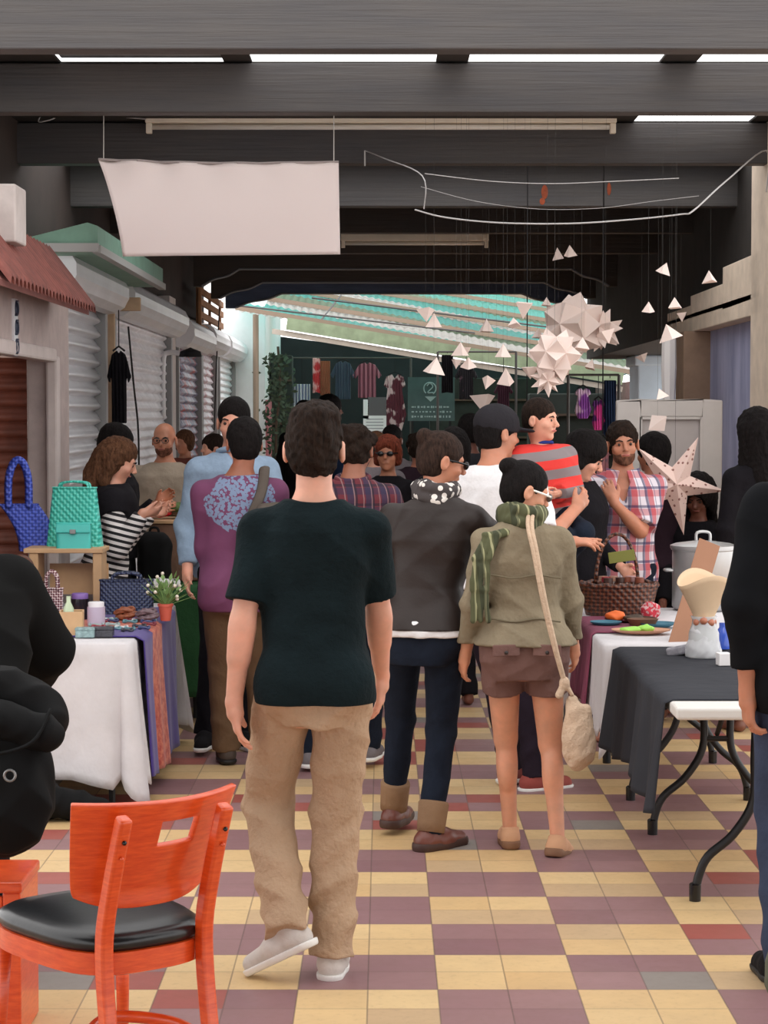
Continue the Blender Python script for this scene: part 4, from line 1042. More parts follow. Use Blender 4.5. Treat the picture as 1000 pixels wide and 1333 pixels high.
b.build('strap', cloth('grey_webbing', (86, 78, 72)), root, smooth=True)
F = Field((-.10, -.34, .9), (.32, -.08, 1.4), .009); F.add(rbox((.16, -.20, 1.15), (.085, .05, .17), .04), .01); F.disp(folds(.005, 1)); F.mesh('bag_body', cloth('grey_webbing'), root)

# 5 --- tall man in denim shirt
p = Person('tall man in a pale blue denim shirt, head showing above the purple shirt', 304, 11.15, -165, 1.83, vox=.0085, yaw=-20, pitch=-6, lhand=(-.16, .26, 1.0), rhand=('@', 244, 745, 11.0), rhint=(.2, -1, 0), lhint=(-.5, -1, 0), lfoot=('@', 312, 962, 11.0), rfoot=('@', 268, 958, 10.85), rfy=-20, lfy=10, bulk=1.02, sh=1.0)
p.body(SK1); p.hair(HB, 'short', .002, back=-.06); p.eyes()
p.top(cloth('denim_pale', (138, 158, 180), var=.12, vsc=12), hem=.84, sleeve=1.85, infl=.024, vamp=.007, open_=.4, sc=.8, sr=1.05); p.collar_ring(cloth('denim_pale'), .075, .03)
p.pants(cloth('black_cotton', (24, 22, 26)))
M_bc = cloth('black_canvas', (26, 24, 26))
for sd in (-1, 1):
    o = p.shoe(sd, M_bc, M_sole)
    hj, kn_, an, fy, fp = p.leg[sd]; M = rotm(fy, fp)
    b = MB()
    for i in range(4): 
        y0 = .03+i*.022; b.tube([Vector(an)+M @ Vector((-.022, y0, -.012-.008*i)), Vector(an)+M @ Vector((0, y0+.008, -.002-.008*i)), Vector(an)+M @ Vector((.022, y0, -.012-.008*i))], .004, 6)
    b.build('laces', M_sole, o)

# 6 --- woman in striped top at left
def stripes_bw(t):
    v = t.coord(); s = t.sep(v); a = t.stripe(t.mth('ADD', s[2], t.mth('MULTIPLY', s[1], .25)), 30, .52)
    t.col(t.mix(a, lin(30, 28, 32), lin(226, 220, 218)))
p = Person('woman in a black and white striped sweater looking down behind the woven bags', 134, 11.4, -80, 1.62, fem=True, vox=.0085, lean=(0, 7), yaw=-4, pitch=-26, lhand=('@', 196, 668, 11.55), rhand=('@', 186, 668, 11.2), lhint=(0, -.4, -1), rhint=(0, -.4, -1), bulk=1.14, headoff=(0, .02, -.01), hs=1.07)
p.body(SK1, curl=(.9, .9), hn={1: (-.5, 0, .5), -1: (.5, 0, .5)}, hd={1: (-.3, 1, .1), -1: (.3, 1, .1)}); p.hair(HM, 'shoulder', .007, vol=.98)
p.eyes()
p.top(mat('striped_knit', fn=stripes_bw, rough=.9), hem=.86, sleeve=1.95, infl=.024, vamp=.005, name='striped_sweater', sr=1.15)
F = Field(*p.box(lo=p.zz(1.2)), .0085)
F.add(loft(p.sec, p.hip, p.shear, zlo=p.zz(1.27), zhi=p.zz(1.48), infl=.032), .015)
for sd in (-1, 1): F.add(rc(p.S[sd], p.S[sd]+(p.arm[sd][0]-p.S[sd])*.28, .072, .072, cut=1), .03)
F.add(rc(p.neck, p.T((0, -.01, -.04)), .054, .055), .01, 's'); F.disp(folds(.004)); F.mesh('yoke', cloth('black_knit', (28, 26, 30)), p.root)
p.pants(cloth('pale_trousers', (200, 190, 186)))
for sd in (-1, 1): p.shoe(sd, M_bc, M_soleb)
# phone / trinket held
# 7 --- black clothed person beyond
p = Person('person in black standing between the striped sweater and the beige t-shirt', 150, 12.6, -95, 1.68, vox=.01, pitch=-20, lhand=('@', 205, 655, 12.7), rhand=('@', 200, 668, 12.4), lhint=(0, -.4, -1), rhint=(0, -.4, -1))
p.body(SK2); p.hair(HB, 'short', .004, vol=1.08); p.top(cloth('black_jersey', (22, 20, 24)), sleeve=1.9, infl=.03); p.pants(cloth('black_cotton'))
for sd in (-1, 1): p.shoe(sd, M_bc, M_soleb)
# 8 --- bald man
p = Person('bald man in glasses and a beige t-shirt facing the camera behind the fabric stall', 214, 14.1, 172, 1.69, vox=.01, pitch=-4, lhand=(-.10, .30, 1.06), rhand=(.14, .30, 1.02), bulk=1.12, sh=1.08)
p.body(SK2, curl=(.7, .7)); p.eyes(); p.top(cloth('beige_tshirt', (158, 144, 128)), sleeve=.9, infl=.02, sr=1.2, name='tshirt'); p.pants(cloth('black_cotton'))
b = MB()
for q in (-1, 1): b.tube([p.T((q*.032+.024*math.cos(a), .105, .006+.017*math.sin(a))) for a in [2*math.pi*i/12 for i in range(12)]], .0028, 5, closed=True)
b.tube([p.T((-.01, .108, .01)), p.T((.01, .108, .01))], .0028, 5); b.build('glasses', M_blk, p.root)
F = Field(p.head-.2, p.head+.2, .007); e_ = lambda c, r: ell(p.T(c), np.array(r)*p.hk, [list(q) for q in p.hr])
def beard(P, m, amp=.002):
    F = Field(P.head-.17, P.head+.17, .006); M = [list(q) for q in P.hr]; e = lambda c, r: ell(P.T(c), np.array(r)*P.hk, M)
    F.add(e((0, .024, -.056), (.0605, .066, .060)), .01); F.add(e((0, .068, -.094), (.024, .019, .019)), .01); F.add(e((0, .086, -.041), (.026, .014, .006)), .006)
    F.add(e((0, .098, -.056), (.020, .022, .0075)), .006, 's'); F.add(e((0, .09, -.010), (.058, .06, .034)), .01, 's'); F.add(e((0, -.02, .01), (.09, .06, .09)), .01, 's')
    F.disp(folds(amp, 4)); return F.mesh('beard', m, P.root)
beard(p, hair_mat('stubble_brown', (112, 72, 56)))
for sd in (-1, 1): p.shoe(sd, M_bc, M_soleb)

# 9 --- curly haired person in plaid
def plaid(name, base, c1, c2, c3, f=11, duty=.35):
    def fn(t):
        v = t.coord(); s = t.sep(v); x = t.mth('ADD', s[0], t.mth('MULTIPLY', s[1], .6))
        a = t.stripe(x, f, duty); b_ = t.stripe(s[2], f, duty); c = t.stripe(x, f, .14, .6); d = t.stripe(s[2], f, .14, .6); e = t.stripe(x, f*2, .12, .3)
        q = t.mix(t.mth('MULTIPLY', a, .75), lin(base), lin(c1)); q = t.mix(t.mth('MULTIPLY', b_, .55), q, lin(c1))
        q = t.mix(t.mth('MULTIPLY', c, .75), q, lin(c2)); q = t.mix(t.mth('MULTIPLY', d, .7), q, lin(c2)); q = t.mix(t.mth('MULTIPLY', e, .6), q, lin(c3)); t.col(q)
        t.bump(t.noise(v, 30), .25, .004)
    return mat(name, fn=fn, rough=.9)
p = Person('curly dark haired person in a red and navy plaid shirt', 460, 10.1, -6, 1.70, vox=.0085, yaw=-8, pitch=-10, lhand=(-.2, .28, 1.0), rhand=(.2, .28, 1.0), lfoot=('@', 400, 985, 10.3), rfoot=('@', 482, 985, 10.4), headoff=(.01, .02, -.01))
p.body(SK3); p.hair(HD, 'curly', .007, vol=1.02); p.top(plaid('red_navy_plaid', (96, 34, 44), (36, 38, 66), (24, 24, 40), (150, 120, 120)), sleeve=1.9, infl=.026); p.collar_ring(mat('red_navy_plaid'), .076, .034)
p.pants(cloth('dark_denim'))
for sd in (-1, 1): p.shoe(sd, cloth('grey_sneaker', (110, 104, 106)), M_sole)
# 10 --- red haired woman with sunglasses
p = Person('auburn haired woman in dark sunglasses facing the camera in the background crowd', 505, 13.6, 170, 1.60, fem=True, vox=.01, hs=1.03)
p.body(SK2); p.hair(HR, 'bob', .006, vol=1.1); sunglasses(p, M_blk, M_blk); p.top(cloth('black_jersey'), sleeve=1.9, infl=.02); p.pants(cloth('black_cotton'))
# 11
p = Person('dark skinned man with short black hair in the far crowd, just above the auburn hair', 510, 16.5, 165, 1.66, vox=.012)
p.body(SK4); p.hair(HB, 'short', .002); p.top(cloth('grey_jersey', (120, 112, 116)), sleeve=1.9, infl=.02); p.pants(cloth('dark_denim'))
p = Person('person in a grey sweater turned away in the far crowd behind the curly hair', 489, 15.2, 20, 1.62, vox=.012)
p.body(SK1); p.hair(HM, 'short', .004); p.top(cloth('grey_jersey'), sleeve=1.9, infl=.02); p.pants(cloth('dark_denim'))
# background bystanders
for (px, Y, H, hm, sk, tm, lab, fc, st) in (
    (240, 19.0, 1.60, HM, SK2, cloth('rust_shirt', (120, 70, 60)), 'person in a rust brown top in the distance right of the bald man', 150, 'bob'),
    (277, 17.0, 1.58, HD, SK1, cloth('pale_shirt', (190, 180, 180)), 'person in a pale top in the distance left of the tall man in denim', 120, 'short'),
    (430, 19.5, 1.92, HB, SK4, cloth('navy_sweat', (34, 48, 74)), 'tall person in a navy top under the hanging shirts in the distance', -60, 'short'),
    (396, 21.5, 1.88, HB, SK3, cloth('black_jersey'), 'person in black seen in the distance above the dark t-shirt', 170, 'short'),
    (590, 12.6, 1.66, HB, SK4, cloth('black_jersey'), 'person in black with long black hair behind the leather jacket and the white t-shirt', 15, 'long'),
    (545, 15.8, 1.60, HD, SK3, cloth('dark_plum', (44, 30, 38)), 'dark haired person in a plum top right behind the auburn haired woman', 10, 'curly'),
    (612, 15.0, 1.74, HB, SK4, cloth('charcoal_jersey', (40, 40, 44)), 'person in charcoal with black hair in the far crowd left of the capped man', 0, 'short')):
    p = Person(lab, px, Y, fc, H, vox=.012); p.body(sk); p.hair(hm, st, .005, vol=1.08); p.top(tm, sleeve=1.9, infl=.03); p.pants(cloth('black_cotton'))

# 12 --- man in cap and white t-shirt carrying the boy
p = Person('man in a black cap and white t-shirt carrying the boy, bare forearm bent under him', 645, 9.75, -25, 1.79, vox=.0075, yaw=-35, pitch=-6, rhand=('@', 748, 664, 9.7), rhint=(.3, -.3, -1), lhand=(.02, .30, 1.08), lfoot=('@', 668, 1008, 9.9), rfoot=('@', 697, 1012, 9.75), rfy=-38, lfy=-20, bulk=1.1, headoff=(0, .02, -.01))
p.body(SK2, curl=(.6, .7)); p.hair(HB, 'short', .002)
p.top(cloth('white_cotton'), sleeve=.75, infl=.024, name='tshirt', sr=1.15, vamp=.006)
p.pants(cloth('plum_black_trousers', (38, 30, 40)))
for sd in (-1, 1): p.shoe(sd, mat('red_brown_canvas', (140, 62, 54), .8), M_sole)
F = Field(p.head-.22, p.head+.22, .007); M = [list(q) for q in p.hr]
F.add(ell(p.T((0, -.01, .045)), V3((.09, .112, .092))*p.hk, M), .01); c0 = p.head; Rm = np.array(M)
F.cut(lambda x, y, z: (.012*p.hk-((x-c0[0])*Rm[0][2]+(y-c0[1])*Rm[1][2]+(z-c0[2])*Rm[2][2])).astype(np.float32))
F.add(ell(p.T((0, .12, .03)), V3((.07, .07, .010))*p.hk, M), .01); F.mesh('cap', cloth('cap_charcoal', (40, 38, 42)), p.root)
P12 = p
# 13 --- boy
def boy_stripes(t):
    v = t.coord(); s = t.sep(v); a = t.stripe(t.mth('ADD', s[2], t.mth('MULTIPLY', s[0], .12)), 11, .5, .2); t.col(t.mix(a, lin(206, 52, 46), lin(122, 112, 114))); t.bump(t.noise(v, 30), .3, .004)
bz = at(712, 650, 9.9)[2]
p = Person('small boy in a red and grey striped sweater carried on an arm, looking right', 708, 9.9, -150, 1.02, vox=.006, yaw=30, pitch=-4, hipz=.94, bulk=1.35, hs=1.42, headoff=(.02, 0, .035), lhand=(.02, .22, 1.1), rhand=(.22, .28, 1.12),
           lfoot=(-.06, .10, .52), rfoot=(.14, .10, .50), lhint=(-1, 0, -1), rhint=(1, 0, -.6), z0=at(708, 528, 9.9)[2]-1.05, sh=1.0)
p.body(SK1, curl=(.6, .6)); p.hair(HD, 'short', .002, vol=.97, back=-.05); p.eyes(lips=(176, 90, 84))
p.top(mat('red_grey_stripes', fn=boy_stripes, rough=.9), hem=.88, sleeve=1.9, infl=.04, name='striped_sweater', sr=1.45, vamp=.005); p.collar_ring(cloth('royal_blue', (44, 60, 130)), .075, .03)
p.pants(cloth('dark_denim'), infl=.02, r=(.11, .085, .07))
for sd in (-1, 1): p.shoe(sd, M_can_s, M_sole)
# 14 --- woman with bob looking down
p = Person('dark haired woman with a bob looking down, right behind the boy', 757, 11.12, -120, 1.65, fem=True, vox=.0075, yaw=20, pitch=-30, lhand=(.0, .25, 1.0), rhand=(.2, .04, .84), headoff=(.03, .03, -.01), hs=1.06)
p.body(SK1); p.hair(HB, 'bob', .004, vol=1.12); p.eyes(); p.top(cloth('black_jersey'), sleeve=1.9, infl=.026); p.pants(cloth('grey_trousers', (90, 84, 84)))
# 15 --- vendor
vp = plaid('white_red_navy_plaid', (214, 206, 214), (178, 44, 54), (34, 36, 84), (70, 74, 110), f=10, duty=.36)
p = Person('bearded vendor in a red, white and blue plaid shirt, hand on his chest', 811, 11.5, 176, 1.70, vox=.006, yaw=6, pitch=-2, roll=4, lean=(0, 0), lhand=('@', 800, 655, 11.26), rhand=(.26, .10, .82), lhint=(-.25, 0, -1.5), rhint=(1, -.5, 0), bulk=1.04, sh=1.03, hs=1.04)
p.body(SK2, curl=(.7, .5), hn={-1: (0, -1, -.2)}, hd={-1: (.35, -.05, .9)}); p.hair(HD, 'short', .007, vox=.005, vol=1.02, back=-.05)
p.eyes(lips=(170, 96, 88)); beard(p, hair_mat('beard_brown', (112, 76, 60)), .001)
p.top(vp, hem=.82, sleeve=.88, infl=.024, vamp=.006, open_=1.3, sr=1.25, sc=.8)
b = MB()
for q in (-1, 1):
    c = Vector(p.neck)+Vector((q*.055, .085, -.012)); b.add([c+Vector(v) for v in ((-q*.035, .01, .03), (q*.035, -.04, .045), (q*.035, .012, -.02), (-q*.012, .036, -.05))], [(0, 1, 2, 3)])
b.build('collar', vp, p.root, solid=.006)
p.pants(cloth('dark_denim'))
for sd in (-1, 1): p.shoe(sd, M_bc, M_soleb)
# 16
p = Person('person with black hair standing directly behind the plaid shirted vendor', 850, 12.2, 20, 1.63, vox=.01, yaw=20); p.body(SK3); p.hair(HB, 'short', .004, vol=1.12); p.top(cloth('dark_plum'), sleeve=1.9, infl=.02); p.pants(cloth('black_cotton'))
# 17 seated woman at the right
p = Person('seated woman in black with long black hair behind the big aluminium pot', 905, 12.25, 160, 1.58, fem=True, vox=.009, z0=-.13, pitch=-24, lean=(-4, 8), hipz=.86, lfoot=(-.12, .36, .24), rfoot=(.12, .36, .24), lhand=(-.1, .4, .86), rhand=(.12, .4, .86))
p.body(SK4); p.hair(HB, 'long', .005, vol=1.35); p.eyes(); p.top(cloth('black_jersey'), sleeve=1.9, infl=.03); p.pants(cloth('black_cotton'))
for x in (0,):
    st = empty('stool', (p.loc.x, p.loc.y-.0, 0), 0, 'plain wooden stool under the seated woman in black', 'stool')
    b = MB(); b.lathe([(0, .58), (.17, .58), (.175, .60), (.17, .62), (0, .62)], n=24); b.build('seat', mat('stool_wood', (130, 92, 62), .7), st, smooth=True, auto=True)
    for a in range(4):
        an = a*math.pi/2+.78; b = MB(); b.tube([(.12*math.cos(an), .12*math.sin(an), .58), (.17*math.cos(an), .17*math.sin(an), 0)], .015, 8); b.build('leg', mat('stool_wood'), st)
# 19 long haired dark head behind the right edge
p = Person('woman with long black hair behind the black jacket at the right edge', 984, 11.6, 25, 1.76, fem=True, vox=.009, hs=1.05); p.body(SK4); p.hair(HB, 'long', .006, vol=1.15); p.top(cloth('black_jersey'), sleeve=1.9, infl=.02, name='top'); p.pants(cloth('black_cotton'))
# 18 right edge person in black jacket
p = Person('person at the right edge in a black jacket and jeans, hand hanging down', 1068, 6.4, 3, 1.84, vox=.007, lhand=('@', 974, 900, 6.35), lhint=(-.8, -1, 0), bulk=1.0, sh=.95, yaw=-20)
p.body(SK2, curl=(.8, .6), hn={-1: (1, .1, 0)}); p.hair(HB, 'short', .003)
p.top(mat('black_jacket_wool', (15, 16, 19), .85, spec=.1, var=.2, bump=.3, bsc=30), hem=.80, sleeve=1.72, infl=.028, name='jacket', sr=1.1, vamp=.006, sc=.8); p.pants(cloth('blue_jeans', (58, 66, 86), var=.15))
for sd in (-1, 1): p.shoe(sd, M_bc, M_soleb)
# 20 left edge person in black, seen from behind, bent forward on a chair
p = Person('person cut off by the left edge in a black coat, bending forward', -58, 6.4, 14, 1.64, vox=.008, hipz=.82, lean=(0, 40), rhand=(.22, .62, .86), lhand=(-.2, .62, .86), rhint=(1, 0, -.6), lhint=(-1, 0, -.6), bulk=1.3, sh=1.0, pitch=-20)
p.body(SK3); p.hair(HB, 'short', .003)
p.top(mat('black_coat', (19, 19, 19), .9, spec=.1, var=.15, vsc=3, bump=.4, bsc=20), hem=.74, sleeve=1.95, infl=.05, name='coat', sr=1.3, vamp=.010, sc=.55); p.pants(cloth('black_cotton'))
P20 = p
# ---------------------------------------------------------------- cloth-covered tables
def drape(name, x0, x1, y0, y1, z, dropf, m, flare=.12, wave=.02, seed=0, r=.03, solid=.003, parent=None, sides='all', step=.03, freq=14):
    """tablecloth: flat top, skirt that flares and folds; dropf(x, y, corner) -> drop"""
    ring = []
    cs = [(x0+r, y0+r, 180), (x1-r, y0+r, 270), (x1-r, y1-r, 0), (x0+r, y1-r, 90)]
    for i, (cx, cy, a0) in enumerate(cs):
        for k in range(9):
            a = R(a0+90*k/8); ring.append((cx+r*math.cos(a), cy+r*math.sin(a), math.cos(a), math.sin(a), math.sin(math.pi*k/8)))
        nx, ny, na = cs[(i+1) % 4]; a = R(a0+90)
        p = (cx+r*math.cos(a), cy+r*math.sin(a)); q = (nx+r*math.cos(R(na)), ny+r*math.sin(R(na)))
        L = math.dist(p, q); n = max(2, int(L/step))
        for k in range(1, n):
            t = k/n; near = max(0, 1-min(t, 1-t)*L/.22)
            ring.append((p[0]+(q[0]-p[0])*t, p[1]+(q[1]-p[1])*t, math.cos(a), math.sin(a), near*.45))
    N = len(ring); rows = 16; vs = []; s_ = 0
    for j in range(rows):
        t = j/(rows-1)
        for i, (x, y, nx, ny, c) in enumerate(ring):
            d = dropf(x, y, c); w_ = wave*math.sin(i*2*math.pi*freq/N+seed)*t+wave*.5*math.sin(i*2*math.pi*freq*2.3/N+seed*2)*t
            o = .006+t*(flare*(.4+1.3*c))*d/.7+w_+(.01 if j else 0)
            vs.append((x+nx*o, y+ny*o, z-(0 if j == 0 else .012+(d-.012)*(j-1)/(rows-2))))
    fs = [tuple(range(N))]+[(j*N+i, j*N+(i+1) % N, (j+1)*N+(i+1) % N, (j+1)*N+i) for j in range(rows-1) for i in range(N)]
    b = MB(); b.add(vs, fs); return b.build(name, m, parent, smooth=True, auto=60, solid=solid)
M_lin = cloth('linen_white', (200, 196, 198), var=.05, bump=.3, bsc=14)
M_ply = mat('table_plastic_white', (214, 210, 204), .5)
M_steel = mat('leg_black_steel', (26, 26, 28), .45, .2)
def table(x0, x1, y0, y1, z, label, grp='folding tables', wish=False):
    root = empty('folding_table', ((x0+x1)/2, (y0+y1)/2, 0), 0, label, 'table', grp); hx, hy = (x1-x0)/2, (y1-y0)/2
    b = MB(); b.box((0, 0, z-.022), (2*hx, 2*hy, .044)); b.build('tabletop', M_ply, root, bevel=.012, seg=3)
    for sy in (-1, 1):
        yy = sy*(hy-.32)
        if wish:
            for sx in (-1, 1):
                b = MB(); b.tube(smooth_path([(sx*.05, yy, z-.05), (sx*.055, yy, .52), (sx*.06, yy, .36), (sx*.13, yy-sy*.0, .24), (sx*.22, yy, .16), (sx*.255, yy, .08), (sx*.265, yy, .0)], 5), .016, 10)
                l_ = b.build('leg', M_steel, root, smooth=True)
                b = MB(); b.lathe([(.021, 0), (.022, .06), (.016, .065)], (sx*.265, yy, 0), 12); b.build('foot_cap', M_blk, l_, smooth=True, auto=True)
            b = MB(); b.tube([(-.06, yy, .40), (.06, yy, .40)], .012, 8); b.build('cross_bar', M_steel, root)
            b = MB(); b.tube([(-hx+.06, yy, z-.06), (hx-.06, yy, z-.06)], .014, 8); b.build('top_bar', M_steel, root)
            b = MB(); b.tube(smooth_path([(0, yy, .42), (.0, yy-sy*.12, .5), (0, yy-sy*.34, z-.06)], 5), .011, 8); b.build('brace', M_steel, root)
        else:
            for sx in (-1, 1):
                b = MB(); b.tube([(sx*(hx-.1), yy+sy*.15, z-.04), (sx*(hx-.08), yy+sy*.2, 0)], .015, 8); b.build('leg', M_steel, root)
    return root
# left table
ZT_ = .74
table(-2.0, -1.13, 9.22, 11.1, ZT_, 'folding table hidden under the white linen cloth with a purple runner, at left', wish=False)
def dl(x, y, c): return .62+.08*c if y < 9.5 or x > -1.3 else .5
o = drape('tablecloth', -2.01, -1.12, 9.21, 11.11, ZT_+.006, lambda x, y, c: .60+.10*c, M_lin, flare=.075, wave=.012, seed=1)
tag(o, 'white linen tablecloth on the left table under the purple runner', 'tablecloth')
def run_fn(t):
    v = t.coord(); s = t.sep(v); n = t.noise(v, 26, 3, .6)
    y = s[1]
    o_ = t.mth('MULTIPLY', t.mth('GREATER_THAN', y, 9.72), t.mth('LESS_THAN', y, 10.12))
    org = t.mix(t.ramp(n, .42, .58), lin(160, 48, 34), lin(196, 104, 74))
    t.col(t.mix(o_, t.mix(n, lin(52, 34, 108), lin(66, 46, 130)), org))
M_run = mat('purple_orange_runner', fn=run_fn, rough=.85, sheen=.2)
def runner(u, v):
    y = 9.36+1.42*u
    if v < .45:
        q = v/.45; return (-1.9+(.81)*q, y, ZT_+.015)
    q = (v-.45)/.55; fl = .015+.035*q*(.6+.3*math.sin(3.1*u+.6))+.02*math.sin(u*19)*q+.012*math.sin(u*41+1)*q
    return (-1.085+fl, y+.05*q*(u-.5)-.0*q, ZT_+.012-.62*q-.05*q*math.sin(u*3))
b = MB(); b.grid(runner, 60, 44); one(b, 'table_runner', M_run, 'purple and orange striped runner hanging over the side of the left table', 'runner', smooth=True, solid=.004)
# right tables
table(1.0, 1.76, 7.18, 9.02, ZT_, 'white topped folding table with curved black legs under the black cloth', wish=True)
M_blkcl = cloth('black_tablecloth', (52, 53, 58), var=.08, bump=.2, bsc=10)
# black cloth: hangs on the aisle side, lies flat short of the table's near end
def bc_fn(u, v):
    y = 7.35+1.68*u
    if v < .5:
        q = v/.5; return (1.74-.745*q, y, ZT_+.004+.001*math.sin(9*u))
    q = (v-.5)/.5; drop = .40+.03*math.sin(u*9)
    return (.992-.008-.03*q-.022*q*math.sin(u*21+.4)-.015*q*math.sin(u*47), y+.02*q*math.sin(u*9), ZT_+.003-drop*q)
b = MB(); b.grid(bc_fn, 90, 40); o = one(b, 'tablecloth', M_blkcl, 'black tablecloth on the near right table, hanging down on the aisle side', 'tablecloth', smooth=True, solid=.004)
table(.98, 1.78, 9.16, 10.82, ZT_, 'folding table hidden under the white cloth with a magenta scarf, at right', wish=True)
o = drape('tablecloth', .965, 1.79, 9.14, 10.84, ZT_+.006, lambda x, y, c: (.36+.14*c) if x < 1.1 else .2, M_lin, flare=.03, wave=.014, seed=4, freq=18)
tag(o, 'white tablecloth on the far right table under the magenta scarf', 'tablecloth')
M_mag = mat('magenta_scarf', fn=lambda t: t.col(t.mix(t.ramp(t.noise(t.coord(sc=(1, 8, 1)), 6, 3), .35, .65), lin(98, 38, 60), lin(132, 62, 86))), rough=.8)
def mag(u, v):
    y = 9.55+.75*u
    if v < .3: return (1.2-.25*(v/.3), y, ZT_+.014)
    q = (v-.3)/.7; return (.945-.03*q-.018*math.sin(u*17)*q, y+.03*q, ZT_+.012-.36*q-.03*math.sin(u*11)*q)
b = MB(); b.grid(mag, 30, 26); one(b, 'scarf', M_mag, 'magenta scarf laid over the edge of the far right table', 'scarf', smooth=True, solid=.005)

# ---------------------------------------------------------------- orange chair
M_or = mat('orange_varnished_wood', rough=.35, fn=lambda t: t.col(t.mix(t.ramp(t.noise(t.coord(sc=(2, 2, 14)), 9, 4, .6), .3, .7), lin(200, 62, 16), lin(226, 88, 34))), coat=.3)
M_vinyl = mat('black_vinyl', (20, 21, 24), .28, bump=.15, bsc=25)
ch = empty('dining_chair', (-.555, 5.06, 0), R(37), 'orange wooden chair with a black cushion and a cut-out handle in its back', 'chair')
def postpath(x):
    return smooth_path([(x*1.0, -.085, 0), (x, -.03, .22), (x, .0, .46), (x, -.035, .62), (x*1.0, -.10, .80)], 5)
for sx in (-1, 1):
    b = MB(); P_ = postpath(sx*.14)
    vs = []; n_ = len(P_)
    for i, p_ in enumerate(P_):
        d = (P_[min(i+1, n_-1)]-P_[max(i-1, 0)]).normalized(); up = Vector((0, d.z, -d.y)); wdt = .017; th = .017+.004*math.sin(math.pi*i/n_)
        for a, c_ in ((-1, -1), (1, -1), (1, 1), (-1, 1)): vs.append(p_+Vector((a*wdt, 0, 0))+up*(c_*th))
    b.add(vs, [(0, 1, 2, 3), tuple((n_-1)*4+q for q in (3, 2, 1, 0))]+[(i*4+q, i*4+(q+1) % 4, i*4+4+(q+1) % 4, i*4+4+q) for i in range(n_-1) for q in range(4)])
    pl = b.build('leg', M_or, ch, bevel=.008, seg=3, smooth=True, auto=50)
    for z, y in ((.755, -.098), (.715, -.086)): b = MB(); b.ball((sx*.14, y-.002, z-.015), (.006, .005, .006), 10, 6); b.build('screw', M_blk if z > .74 else M_or, pl, smooth=True)
us = sorted(set([-1+2*i/30 for i in range(31)]+[-.04, .44])); vs_ = sorted(set([i/20 for i in range(21)]+[.58, .81]))
def bk(u, v):
    hw = (.182+.046*v**.8); x = u*hw
    z0 = .55+.035*abs(u)**3; z = z0+(.822+.006*u*u-z0)*v
    y = .028+(-.13)*max(0, (z-.60))/.24*.85+.075*(x/.23)**2
    return (x, y, z)
grid_idx = {}; V_ = []; F_ = []
for j, v in enumerate(vs_):
    for i, u in enumerate(us): V_.append(bk(u, v))
for j in range(len(vs_)-1):
    for i in range(len(us)-1):
        uc = (us[i]+us[i+1])/2; vc = (vs_[j]+vs_[j+1])/2
        if -.04 < uc < .44 and .58 < vc < .81: continue
        n_ = len(us); F_.append((j*n_+i, j*n_+i+1, (j+1)*n_+i+1, (j+1)*n_+i))
b = MB(); b.add(V_, F_); o = b.build('backrest', M_or, ch, smooth=True); q = o.modifiers.new('s', 'SOLIDIFY'); q.thickness = .016; q.offset = 0
q = o.modifiers.new('b', 'BEVEL'); q.width = .004; q.segments = 2; q.limit_method = 'ANGLE'
def seatring(sc, n=48):
    out = []
    for i in range(n):
        a = 2*math.pi*i/n; c_, s_ = math.cos(a), math.sin(a); e = 2/3.2
        x = math.copysign(abs(c_)**e, c_); y = math.copysign(abs(s_)**e, s_)
        yy = .255+y*.255*sc; out.append((x*(.185+.03*(yy/.4))*sc, yy))
    return out
def ringsolid(layers):
    b = MB(); n = len(layers[0][0]); vs = [(x, y, z) for r_, z in layers for x, y in r_]
    b.add(vs, [tuple(range(n))[::-1], tuple((len(layers)-1)*n+i for i in range(n))]+[(j*n+i, j*n+(i+1) % n, (j+1)*n+(i+1) % n, (j+1)*n+i) for j in range(len(layers)-1) for i in range(n)])
    return b
ringsolid([(seatring(1.0), .455), (seatring(1.035), .468), (seatring(1.02), .485), (seatring(.93), .498), (seatring(.7), .506), (seatring(.3), .508)]).build('seat_cushion', M_vinyl, ch, smooth=True, auto=70)
ringsolid([(seatring(.97), .395), (seatring(1.02), .40), (seatring(1.02), .452), (seatring(.97), .456)]).build('seat_rail', M_or, ch, smooth=True, auto=50)
for sx in (-1, 1):
    b = MB(); b.tube([(sx*.17, .45, .44), (sx*.185, .48, 0)], [.02, .014], 10); b.build('leg', M_or, ch, smooth=True)
b = MB(); b.tube(smooth_path([(.14, -.03, .20), (.12, .12, .22), (.0, .22, .23), (-.12, .12, .22), (-.14, -.03, .20)], 6), .012, 10, flat=1.3); b.build('stretcher', M_or, ch, smooth=True)
# orange stool at the left edge
st = empty('stool', (-1.165, 5.93, 0), 0, 'orange wooden stool with plank sides cut off by the left edge', 'stool')
MB().box((0, 0, .435), (.33, .31, .03)).build('seat', M_or, st, bevel=.006)
for sx in (-1, 1): MB().box((sx*.135, 0, .212), (.05, .30, .42)).build('side_panel', M_or, st, bevel=.006)
MB().box((0, -.14, .24), (.22, .02, .34)).build('front_board', M_or, st, bevel=.004)

